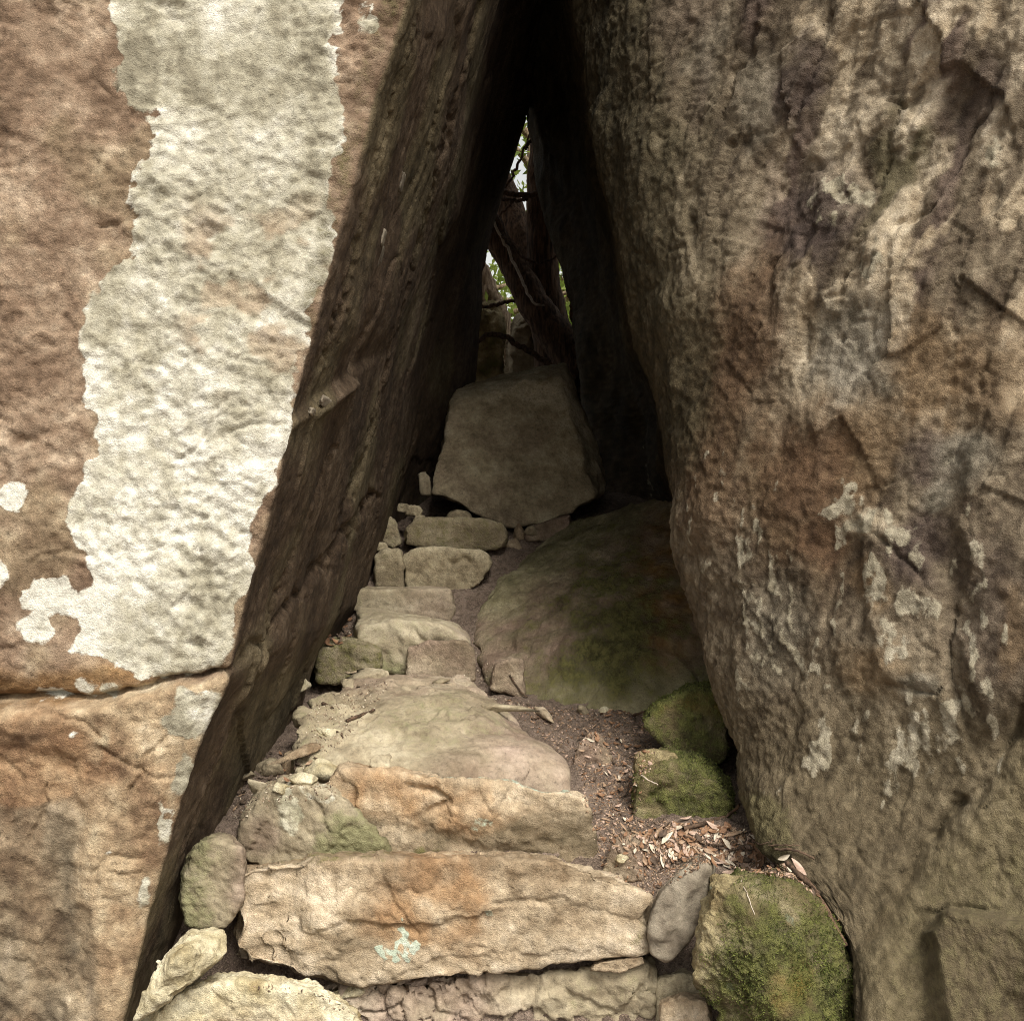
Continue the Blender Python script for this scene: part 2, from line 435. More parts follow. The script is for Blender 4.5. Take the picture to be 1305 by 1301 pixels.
D += inner * (-.030 * np.exp(-(np.abs(db) / 5) ** 2) + .018 * sstep(-10, 3, db) * sstep(70, 20, db))
LEDGE = [(372, 542), (400, 522), (425, 500), (445, 486)]
D += inner * .020 * np.exp(-(line_dist(px, py + .5 * w_, LEDGE) / 7) ** 2)
D += inner * -.024 * sstep(0, 12, -line_dist(px, py, [(372, 545)] + LEDGE[1:] + [(520, 440)], True)) * sstep(90, 10, line_dist(px, py, LEDGE))
for g, dep in (([(536, 0), (500, 120), (466, 250), (432, 380), (405, 470)], .02), ([(610, 0), (560, 200), (515, 380), (470, 560), (425, 680)], .018), ([(425, 570), (380, 690), (320, 850), (262, 1010), (225, 1110)], .02)):
    D -= inner * dep * np.exp(-(line_dist(px + .6 * w_ + 3 * fbm(V * 25, 2, 47), py, g) / 2.4) ** 2)
# chipped edge
edge = frontw * (1 - frontw) * 4
D *= 1 - .55 * np.exp(-((V[:, 0] - np.interp(V[:, 2], _ez, _ex)) / .03) ** 2) * (V[:, 1] < 3.0)
D -= .006 * np.clip(fbm(V * 12, 3, 51) + .1, 0, 1) * sstep(60, 0, np.abs(V[:, 0] - np.interp(V[:, 2], _ez, _ex)) * F / 2.8) * (V[:, 1] < 3.1)
V = V + N * D[:, None]
LICH = [(130, -80), (132, 0), (140, 45), (155, 75), (145, 110), (165, 140), (200, 152), (193, 185), (175, 215), (162, 260), (175, 290), (168, 325), (135, 350), (108, 395), (100, 440), (112, 490),
        (104, 510), (122, 545), (120, 580), (105, 610), (88, 640), (82, 670), (90, 695), (112, 705), (120, 735), (105, 758), (85, 735), (50, 738), (26, 755), (28, 775), (70, 785), (98, 795), (92, 832), (130, 838), (160, 850), (180, 868),
        (230, 862), (282, 848), (304, 800), (306, 770), (330, 742), (316, 700), (326, 650), (350, 622), (360, 590), (376, 535), (386, 480), (400, 420), (402, 380), (432, 300), (415, 245), (440, 200), (448, 150), (438, 110), (428, 60), (446, 30), (440, 0), (440, -80)]
wl1 = 7 * fbm(V * 22, 3, 61); wl2 = 7 * fbm(V * 22, 3, 67)
sd = poly_sd(px + wl1, py + wl2, LICH)
for e in ((18, 633, 21, 20), (-4, 735, 12, 20), (48, 800, 27, 19), (62, 885, 20, 8), (104, 877, 16, 11), (138, 881, 10, 8), (100, 931, 9, 9), (142, 1078, 5, 5),
          (240, 920, 34, 18), (236, 985, 14, 24), (210, 1045, 9, 26), (185, 1130, 8, 20), (250, 890, 40, 16), (470, 25, 16, 22), (345, 700, 10, 14), (440, 300, 10, 30), (420, 350, 9, 20)):
    sd = np.maximum(sd, ell_sd(px + wl1, py + wl2, *e))
thin = sstep(-.1, .5, fbm(V * np.array([6, 6, 9]), 4, 71)) * ((px > 200) & (py > 250) & (py < 520))
lich = np.clip(.5 + sd / 26 - .30 * thin * (sd < 60) + .22 * fbm(V * 26, 3, 73) * sstep(480, 250, py) - .22 * sstep(.1, .5, fbm(V * np.array([9, 9, 14]), 4, 75)) * sstep(40, 0, sd) - .30 * sstep(340, 440, px) * sstep(420, 60, py) * sstep(-.2, .3, fbm(V * 8, 3, 77)), 0, 1) * frontw
wx = px + 14 * fbm(V * 5, 3, 401) + 7 * fbm(V * 17, 3, 403); wy = py + 14 * fbm(V * 5, 3, 405) + 7 * fbm(V * 17, 3, 407)
f = stone_f(V, 410, (1, 1, 1.3))
col = pal_col(f, ((.118, .080, .055), (.195, .138, .098), (.27, .202, .147), (.42, .335, .255)))
col = cmix(col, pal_col(f, ((.12, .085, .055), (.24, .185, .125), (.42, .35, .25))), .8 * sstep(.05, .5, fbm(V * 3.1, 3, 411)))
# tan block below the crack
lo_ = sstep(-4, 8, wy - cy_)
tan = pal_col(f, ((.17, .12, .08), (.30, .225, .15), (.41, .325, .225), (.56, .47, .35)))
tan = cmix(tan, pal_col(f, ((.15, .09, .055), (.25, .16, .098), (.35, .245, .155))), .85 * sstep(-40, 10, np.maximum(ell_sd(wx, wy, 40, 975, 90, 50), ell_sd(wx, wy, 0, 1040, 60, 60))) + .35 * sstep(.1, .5, fbm(V * 4, 3, 413)))
tan = cmix(tan, pal_col(f, ((.35, .29, .20), (.50, .43, .31), (.62, .55, .43))), .8 * sstep(.0, .35, fbm(V * np.array([6, 6, 3]), 3, 414)) * sstep(110, 150, wx))
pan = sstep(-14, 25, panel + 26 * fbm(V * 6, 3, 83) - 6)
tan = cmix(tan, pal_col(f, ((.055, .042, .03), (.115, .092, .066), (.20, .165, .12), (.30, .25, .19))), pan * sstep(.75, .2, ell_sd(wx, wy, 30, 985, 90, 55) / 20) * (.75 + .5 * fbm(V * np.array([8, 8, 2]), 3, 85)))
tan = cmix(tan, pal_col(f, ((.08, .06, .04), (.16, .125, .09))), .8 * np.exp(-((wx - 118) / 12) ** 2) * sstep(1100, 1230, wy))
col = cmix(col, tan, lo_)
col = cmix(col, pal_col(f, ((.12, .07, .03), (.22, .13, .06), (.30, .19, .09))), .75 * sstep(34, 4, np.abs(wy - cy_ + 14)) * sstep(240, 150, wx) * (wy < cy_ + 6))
# passage side: iron-stained brown face, shade added to its colour, streaked along the lean
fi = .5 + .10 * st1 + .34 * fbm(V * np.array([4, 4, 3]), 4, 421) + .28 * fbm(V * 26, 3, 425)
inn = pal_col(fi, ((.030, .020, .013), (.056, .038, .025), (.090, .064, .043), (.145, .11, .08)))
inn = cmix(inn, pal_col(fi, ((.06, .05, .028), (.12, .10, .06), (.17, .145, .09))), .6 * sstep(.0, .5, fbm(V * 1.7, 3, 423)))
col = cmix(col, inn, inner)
lt = stone_f(V, 430, (1, 1, .6), 1.0) + .10 * sstep(.15, .25, fbm(V * 13, 4, 437)) - .22 * sstep(.18, .3, fbm(V * np.array([5, 5, 3.4]), 5, 439, .6))
lcol = pal_col(lt - .08 + .20 * sstep(200, 650, py) + .20 * sstep(420, 620, py) * sstep(250, 120, px) + .38 * sstep(.40, .02, (lich - .5)) * sstep(60, 0, sd) * sstep(.3, .7, lt), ((.25, .225, .165), (.38, .35, .265), (.465, .435, .345), (.55, .52, .43), (.70, .675, .59)))
lcol = cmix(lcol, pal_col(f, ((.20, .14, .09), (.34, .26, .18), (.48, .40, .29))), .8 * sstep(.05, .35, fbm(V * np.array([7, 7, 9]), 4, 433)) * sstep(210, 260, wx) * sstep(240, 300, wy) * sstep(520, 440, wy))
moss = frontw * .42 * sstep(30, 6, np.abs(px - np.interp(py, [p[1] for p in EDGE], [p[0] for p in EDGE]) + 12)) * sstep(560, 380, py) + inner * .12 * sstep(3.4, 4.6, V[:, 1])
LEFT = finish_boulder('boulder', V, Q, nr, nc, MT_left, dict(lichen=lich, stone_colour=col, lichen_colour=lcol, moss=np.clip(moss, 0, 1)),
                      'huge leaning boulder on the left with a broad pale lichen band on brown stone', 'boulder')

# ---- right boulder
SIL = [(690, -250, 4.4), (738, 0, 4.2), (752, 100, 4.1), (770, 200, 4.0), (800, 340, 3.92), (838, 470, 3.85), (846, 560, 3.8), (862, 650, 3.75), (880, 740, 3.7), (900, 830, 3.62), (926, 895, 3.52), (942, 950, 3.45),
       (952, 1010, 3.35), (975, 1060, 3.25), (1040, 1120, 3.08), (1078, 1190, 2.92), (1082, 1260, 2.82), (1090, 1400, 2.7)]
_sz = np.array([W(*p)[2] for p in SIL])[::-1]; _sx = np.array([W(p[0] + (-12 if p[1] < 900 else -4 if p[1] < 1000 else -12), p[1], p[2])[0] for p in SIL])[::-1]; _sy = np.array([p[2] for p in SIL])[::-1]
def right_cols(z):
    sx, sy = float(np.interp(z, _sz, _sx)), float(np.interp(z, _sz, _sy))
    if z > _sz[-1]: sx -= .34 * (z - _sz[-1])
    # point where the surface leaves the right of the frame
    ry = 2.72 - .10 * max(0, .9 - z) + .10 * (z - 1.5); rx = 1.36
    if z > 2.4: rx -= .05 * (z - 2.4)
    n = 210
    t = np.linspace(0, 1, n)
    # bezier from right edge to the silhouette, turning to run along the view there
    ux, uy = sx / math.hypot(sx, sy), sy / math.hypot(sx, sy)
    c1 = np.array([rx - .36, ry + .28]); c2 = np.array([sx - ux * .42, sy - uy * .42])
    p0 = np.array([rx, ry]); p3 = np.array([sx, sy])
    B = ((1 - t) ** 3)[:, None] * p0 + (3 * t * (1 - t) ** 2)[:, None] * c1 + (3 * t * t * (1 - t))[:, None] * c2 + (t ** 3)[:, None] * p3
    far = np.array([[6.0, 4.8], [5.6, 2.6], [4.2, 1.7], [3.0, 1.75], [2.2, 2.0], [1.7, 2.35]])
    far[:, 1] += ry - 2.6
    # beyond the silhouette: the passage side
    zt = np.interp(z, [0, 1.7, 2.2, 2.75, 3.78, 4.6, 6], [.70, .47, .43, .40, .13, -.06, -.3])
    m = np.linspace(0, 1, 80)[1:]
    hx = sx / sy
    k_ = np.array([[sx, sy], [hx * (sy + .5) + .05, sy + .5], [max(hx * 5.6, zt) + .10, 5.6], [max(hx * 6.2, zt) + .02, 6.3], [zt + .02, 6.75], [zt, 7.0]])
    I_ = np.stack([np.interp(m, [0, .2, .5, .7, .88, 1], k_[:, 0]), np.interp(m, [0, .2, .5, .7, .88, 1], k_[:, 1])], 1)
    bk = np.array([[zt + .3, 7.25], [2.5, 7.6], [4.5, 7.0]])
    return np.vstack([far, B, I_, bk])
zsR = np.concatenate([np.linspace(-.5, .1, 5)[:-1], np.arange(.1, 3.4, H), np.linspace(3.41, 4.6, 50), np.linspace(4.7, 6.2, 9)])
V, Q, nr, nc = strip_boulder('boulder', zsR, right_cols, None, None, None, '', '')
Q = Q[:, ::-1].copy()
N = normals(V, Q)
px, py = pix(V)
vis = sstep(.1, .5, -N[:, 1])
rt = math.radians(26); ca, sa = math.cos(rt), math.sin(rt)
U = V[:, 0] - V[:, 1] * .8                             # runs along the face
VR = np.stack([U * ca + V[:, 2] * sa * -1, V[:, 1] * .3, U * sa + V[:, 2] * ca], 1)
ru = sstep(760, 200, py) * sstep(860, 1060, px)
ck = 1 - np.abs(gnoise(VR * np.array([4.5, 3, 2.2]) + .25 * gnoise(V * 9, 311)[:, None], 312)) * 14
ck2 = 1 - np.abs(gnoise(VR * np.array([9, 5, 6.5]) + .25 * gnoise(V * 12, 313)[:, None], 314)) * 11        # rougher above
VW = VR + .06 * np.stack([gnoise(V * 3, 301), gnoise(V * 3, 302), gnoise(V * 3, 303)], 1)
fa, fae = facet(VW * np.array([3.4, 3, 3.0]), 12, .8)
fb, fbe = facet(VW * np.array([13, 6, 9]), 14, .8)
st = ridged(VW * np.array([8, 6, 4.2]), 4, 91)
w_ = 8 * fbm(V * 8, 3, 93)
D = .055 * fbm(V * 1.3, 3, 95) + .022 * fbm(VR * np.array([2.8, 2, 1.7]), 3, 319) * sstep(1100, 800, py) + (.007 + .024 * ru) * fa + (.002 + .007 * ru) * fb + (.001 + .0025 * ru) * st + .008 * fbm(V * 7, 4, 97) + .0030 * ridged(V * 28, 2, 99) - .006 * np.clip(ck, 0, 1) * sstep(.0, .3, gnoise(V * 2.3, 315)) - .007 * np.clip(ck2, 0, 1) * sstep(.0, .3, gnoise(V * 3.1, 316)) + .004 * fbm(V * 34, 3, 317, .6)
for g, dep, wd in (([(1215, 735), (1222, 800), (1210, 850), (1228, 905), (1238, 945)], .03, 5), ([(1305, 905), (1280, 960), (1245, 1000), (1200, 1060), (1130, 1130)], .05, 14),
                   ([(1135, 170), (1120, 230), (1095, 300)], .03, 7), ([(975, 400), (1000, 290), (1010, 270), (1030, 330)], .03, 7), ([(1080, 660), (1130, 690), (1180, 740), (1215, 780)], .022, 5),
                   ([(1130, 130), (1165, 140), (1185, 165), (1140, 190)], .025, 6), ([(1090, 330), (1070, 370), (1030, 400), (1020, 450)], .024, 7), ([(1160, 880), (1200, 885), (1210, 870)], .02, 4),
                   ([(1045, 860), (1080, 830), (1100, 800)], .015, 5), ([(870, 200), (880, 260), (885, 310)], .03, 6), ([(960, 30), (930, 100), (900, 200)], .025, 7), ([(1060, 20), (1030, 90), (1000, 170), (985, 240)], .025, 7),
                   ([(1170, 1170), (1240, 1158), (1310, 1165)], .03, 6), ([(1150, 300), (1200, 240), (1250, 150), (1300, 60)], .03, 8), ([(1240, 520), (1210, 600), (1180, 640)], .02, 7), ([(1305, 330), (1260, 420), (1250, 500)], .025, 8)):
    q = line_dist(px + w_, py + w_, g, True)
    D += vis * (-.6 * dep * np.exp(-(np.abs(q + 5 * fbm(V * 20, 2, 323)) / (wd * .5)) ** 2) * sstep(-.25, .15, gnoise(V * 6, 325)) + .3 * dep * sstep(0, 8, q) * sstep(70, 8, q))
# the swelling foot at the lower right, one smooth apron
foot = poly_sd(px + w_, py + w_, [(1310, 905), (1280, 960), (1245, 1000), (1200, 1060), (1130, 1130), (1090, 1200), (1080, 1400), (1700, 1400), (1700, 905)])
D += vis * .055 * sstep(-10, 45, foot) 
low = poly_sd(px + w_, py + w_, [(1175, 1195), (1215, 1162), (1310, 1160), (1700, 1160), (1700, 1500), (1180, 1500)])
D += vis * .085 * sstep(-3, 10, low) * sstep(160, 60, low)
plate = poly_sd(px + w_, py + w_, [(1090, 650), (1150, 665), (1215, 740), (1215, 850), (1232, 940), (1180, 880), (1120, 870), (1100, 760)])
D += vis * .02 * sstep(-4, 14, plate)
hump = poly_sd(px + w_, py + w_, [(1215, 560), (1250, 500), (1400, 480), (1400, 900), (1290, 930), (1240, 950), (1228, 900), (1212, 850), (1220, 740)])
D += vis * .05 * sstep(-6, 40, hump)
V0_ = V; n6 = fbm(V * 5, 4, 103); n5 = fbm(VR * np.array([6, 3, 2.2]), 4, 101)
wx = px + 20 * fbm(V * 4, 3, 441) + 9 * fbm(V * 15, 3, 443); wy = py + 20 * fbm(V * 4, 3, 445) + 9 * fbm(V * 15, 3, 447)
f = .5 + .26 * fbm(VW * np.array([3.0, 2, 1.7]), 4, 451, .5) + .20 * fbm(VW * np.array([26, 8, 9]), 3, 453, .6) + .13 * fbm(V * 40, 3, 455, .65)
f = .5 + (f - .5) * 1.1
col = pal_col(f, ((.036, .027, .019), (.085, .065, .046), (.138, .110, .078), (.205, .168, .122), (.34, .285, .215)))
# purple brown and rusty areas
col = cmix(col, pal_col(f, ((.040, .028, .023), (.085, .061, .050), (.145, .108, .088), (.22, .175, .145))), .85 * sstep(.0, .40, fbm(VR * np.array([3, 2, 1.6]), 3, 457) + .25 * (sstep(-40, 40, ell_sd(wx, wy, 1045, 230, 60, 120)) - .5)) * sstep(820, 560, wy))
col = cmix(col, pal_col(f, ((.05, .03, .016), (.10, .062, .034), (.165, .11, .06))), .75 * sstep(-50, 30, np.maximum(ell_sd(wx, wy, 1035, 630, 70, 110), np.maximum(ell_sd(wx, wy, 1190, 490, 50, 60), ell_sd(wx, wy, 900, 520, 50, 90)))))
# pale tan crusts on the rough upper right
cr = sstep(.06, .24, n5 + .22 * n6 + .12 * fbm(V * 24, 3, 463)) * sstep(900, 1060, wx) * sstep(720, 380, wy)
col = cmix(col, pal_col(f + .1, ((.15, .115, .078), (.27, .215, .15), (.39, .325, .24), (.52, .45, .35))), .9 * cr)
col = cmix(col, pal_col(f, ((.022, .019, .011), (.045, .038, .022), (.085, .07, .043), (.16, .135, .09))), .85 * sstep(960, 820, wx + (wy - 200) * -.12) * sstep(720, 520, wy))  # dark strip by the silhouette: shade of the side turned away, put into the colour
def rpatch(cx, cy, rx, ry, ang, soft=.5):
    a = math.radians(ang); dx, dy = wx - cx, wy - cy
    return sstep(-soft, soft, 1 - np.hypot((dx * math.cos(a) + dy * math.sin(a)) / rx, (-dx * math.sin(a) + dy * math.cos(a)) / ry) + .25 * fbm(V * 18, 3, int(cx) % 50))
PALE = ((.22, .175, .125), (.36, .30, .22), (.48, .41, .315), (.62, .55, .45)); PURP = ((.028, .020, .017), (.055, .040, .034), (.095, .071, .059), (.155, .12, .10))
OLIV = ((.055, .047, .028), (.10, .085, .052), (.145, .125, .08)); RUST = ((.050, .030, .018), (.10, .062, .038), (.16, .105, .065)); GREY = ((.09, .08, .06), (.15, .135, .105), (.23, .205, .165), (.33, .30, .25)); ORNG = ((.11, .075, .045), (.185, .13, .08), (.27, .20, .13))
crust = np.zeros(len(V))
for cx, cy, rx, ry, ang, pl_, k in ((1140, 50, 18, 75, 20, PALE, .9), (1075, 175, 60, 22, -35, PALE, .85), (1060, 240, 30, 38, 0, PALE, .8), (1030, 275, 55, 62, 20, PURP, .95), (1020, 105, 30, 60, 25, PURP, .9), (1140, 215, 34, 75, 22, OLIV, .95),
        (1165, 150, 40, 14, -50, PALE, .95), (1190, 210, 14, 50, 25, PALE, .9), (1135, 290, 22, 60, 35, PALE, .9), (1275, 195, 18, 30, 0, PALE, .9), (1250, 130, 25, 60, 20, PURP, .7), (1290, 60, 18, 60, 10, PALE, .6), (1105, 365, 55, 22, -30, PALE, .85),
        (1090, 460, 62, 75, 0, GREY, .8), (1190, 475, 60, 50, 0, ORNG, .85), (1110, 560, 40, 60, 0, ORNG, .7), (1030, 600, 50, 60, 0, RUST, .9), (1185, 585, 32, 42, 0, PURP, .85), (1235, 590, 40, 36, 0, GREY, .75), (1285, 480, 36, 80, 0, ORNG, .5),
        (955, 420, 40, 120, 10, RUST, .75), (915, 620, 40, 80, 0, RUST, .6), (1052, 695, 28, 40, 0, RUST, .95), (1112, 672, 36, 16, 15, PALE, .9), (1120, 745, 32, 22, 0, ORNG, .85), (1183, 700, 34, 42, 0, PURP, .85), (1118, 850, 36, 34, 0, ORNG, .75),
        (1186, 868, 26, 17, 0, GREY, .9), (1270, 800, 45, 110, 0, PURP, .5), (1292, 800, 18, 50, 0, ORNG, .6), (985, 800, 40, 70, 10, GREY, .45), (1240, 1020, 60, 16, -45, PALE, .5), (1130, 1160, 60, 14, -50, ORNG, .6), (1230, 1090, 70, 14, -40, OLIV, .6), (1160, 1240, 14, 60, 20, PALE, .35), (1195, 640, 20, 18, 0, GREY, .8), (960, 130, 26, 70, 18, GREY, .45), (905, 60, 18, 60, 18, GREY, .35)):
    m_ = rpatch(cx, cy, rx, ry, ang) * vis
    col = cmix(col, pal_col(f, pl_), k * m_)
    if pl_ is PALE: crust = np.maximum(crust, m_ * k)
# olive lower part and foot
lo_ = sstep(780, 1000, wy)
col = cmix(col, pal_col(f, ((.052, .042, .026), (.10, .08, .050), (.145, .118, .076), (.23, .192, .13))), .7 * lo_)
col = cmix(col, pal_col(f, ((.065, .052, .03), (.12, .098, .06), (.175, .145, .092), (.27, .23, .155))), .85 * sstep(-30, 60, foot))
col = cmix(col, pal_col(f, ((.05, .04, .026), (.10, .078, .05), (.15, .12, .08))), .8 * sstep(-10, 25, low))
lich = .42 * sstep(.0, .4, fbm(V * np.array([8, 8, 3.0]), 4, 461)) * sstep(480, 640, wy) * sstep(1130, 1000, wy)
for e in ((1168, 950, 24, 30), (1148, 965, 10, 26), (1110, 668, 34, 14), (1185, 765, 22, 14), (1135, 745, 18, 24), (1120, 330, 16, 24), (1062, 245, 26, 20), (1270, 190, 14, 26), (1145, 800, 14, 36), (960, 790, 10, 40), (1080, 640, 16, 12), (1045, 960, 14, 30), (1090, 930, 8, 26), (960, 690, 8, 30), (985, 760, 8, 22)):
    lich = np.maximum(lich, np.clip(.40 + ell_sd(wx, wy, *e) / 60, 0, .55))
lich = lich + .30 * fbm(V * np.array([30, 30, 16]), 3, 105)
lcol = pal_col(f, ((.20, .17, .115), (.29, .255, .185), (.39, .345, .26), (.50, .45, .355)))
D += .007 * sstep(.3, .6, crust + .2 * fbm(V * 25, 3, 465)) + .003 * sstep(.36, .5, lich)
V = V + N * D[:, None]
moss = sstep(-30, 90, foot) * .30 + .40 * sstep(860, 1060, py) * sstep(1000, 960, px) + .5 * sstep(-10, 12, ell_sd(px, py, 975, 1060, 40, 50)) + .12 * sstep(930, 1130, py) + .22 * sstep(890, 800, px) * sstep(500, 0, py)
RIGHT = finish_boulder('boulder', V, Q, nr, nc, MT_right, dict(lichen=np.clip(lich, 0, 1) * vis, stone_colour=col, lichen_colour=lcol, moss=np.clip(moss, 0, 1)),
                       'huge rough grey brown boulder on the right leaning over the passage', 'boulder')

# ------------------------------------------------------------------ ground
GY = np.array([-40, 0, 1.6, 2.5, 2.85, 3.02, 3.16, 3.3, 3.6, 4.0, 4.3, 4.6, 5.1, 5.5, 5.9, 6.5, 7.2, 9, 14, 40, 300])
GZ = np.array([-3, 0, .0, .0, .0, .02, .30, .53, .60, .685, .735, .80, 1.06, 1.30, 1.42, 1.6, 1.72, 1.8, 1.8, 2.0, 6])
def ground_z(x, y):
    z = np.interp(y, GY, GZ)
    z = z + .10 * np.clip(np.abs(x + .1) - 1.6, 0, 3)
    return z
gx = np.concatenate([-np.geomspace(300, 1.3, 30), np.arange(-1.2, 1.15, .0085), np.geomspace(1.25, 300, 30)])
gy = np.concatenate([[-60, -30, -15, -8, -4, -2, -1, 0, .6, 1.1, 1.6, 1.9, 2.2, 2.4, 2.55], np.arange(2.65, 4.8, .0085), np.arange(4.8, 7.2, .016), np.geomspace(7.3, 400, 50)])
X, Y = np.meshgrid(gx, gy); V = np.stack([X.ravel(), Y.ravel(), ground_z(X.ravel(), Y.ravel())], 1)
near = sstep(9, 5, V[:, 1]) * sstep(2, 1.2, np.abs(V[:, 0]))
V[:, 2] += near * (.020 * fbm(V * 4, 3, 201) + .010 * fbm(V * 14, 3, 203) + .0045 * ridged(V * 45, 2, 207)) + (1 - near) * .12 * fbm(V * .5, 3, 205) * sstep(1.5, 8, np.abs(V[:, 1] - 4))
i, j = np.meshgrid(np.arange(len(gy) - 1), np.arange(len(gx) - 1), indexing='ij'); a = (i * len(gx) + j).ravel()
Q = np.stack([a, a + 1, a + len(gx) + 1, a + len(gx)], 1)
g_o = link('ground', mesh_np('ground', V, Q), M_soil); tag(g_o, kind='structure')

# ------------------------------------------------------------------ stones
_box_cache = {}
def box_lattice(nx, ny, nz):
    key = (nx, ny, nz)
    if key in _box_cache: return _box_cache[key]
    n = (nx, ny, nz); pts = []; quads = []; off = 0
    for ax in range(3):
        b, c = (ax + 1) % 3, (ax + 2) % 3
        for s in (0, 1):
            u, v = np.meshgrid(np.arange(n[b] + 1), np.arange(n[c] + 1), indexing='ij')
            p = np.zeros((u.size, 3), int); p[:, ax] = n[ax] if s else 0; p[:, b] = u.ravel(); p[:, c] = v.ravel()
            i, j = np.meshgrid(np.arange(n[b]), np.arange(n[c]), indexing='ij'); a = (i * (n[c] + 1) + j).ravel()
            q = np.stack([a, a + n[c] + 1, a + n[c] + 2, a + 1], 1)
            if not s: q = q[:, ::-1]
            pts.append(p); quads.append(q + off); off += len(p)
    pts = np.vstack(pts); quads = np.vstack(quads)
    k = pts[:, 0] * 1000003 + pts[:, 1] * 1009 + pts[:, 2]
    _, first, inv = np.unique(k, return_index=True, return_inverse=True)
    L = pts[first] / np.array(n) * 2 - 1.0
    L = np.tan(L * math.pi / 4)
    L /= np.linalg.norm(L, axis=1)[:, None]
    _box_cache[key] = (L, inv[quads]); return _box_cache[key]

def hull_planes(P):
    bm = bmesh.new()
    for p in P: bm.verts.new(p)
    r = bmesh.ops.convex_hull(bm, input=bm.verts[:])
    fs = [f for f in bm.faces]
    c = P.mean(0); pl = []
    for f in sorted(fs, key=lambda f: -f.calc_area()):
        n = np.array(f.normal); p = np.array(f.verts[0].co)
        if np.linalg.norm(n) < .5: continue
        if np.dot(n, p - c) < 0: n = -n
        if any(np.dot(n, m) > .985 for m, _ in pl) or len(pl) >= 16: continue
        pl.append((n, p))
    bm.free()
    for k in range(3):                      # the bounding box closes any side left open
        e = np.zeros(3); e[k] = 1
        pl += [(e, P.max(0)), (-e, P.min(0))]
    return pl

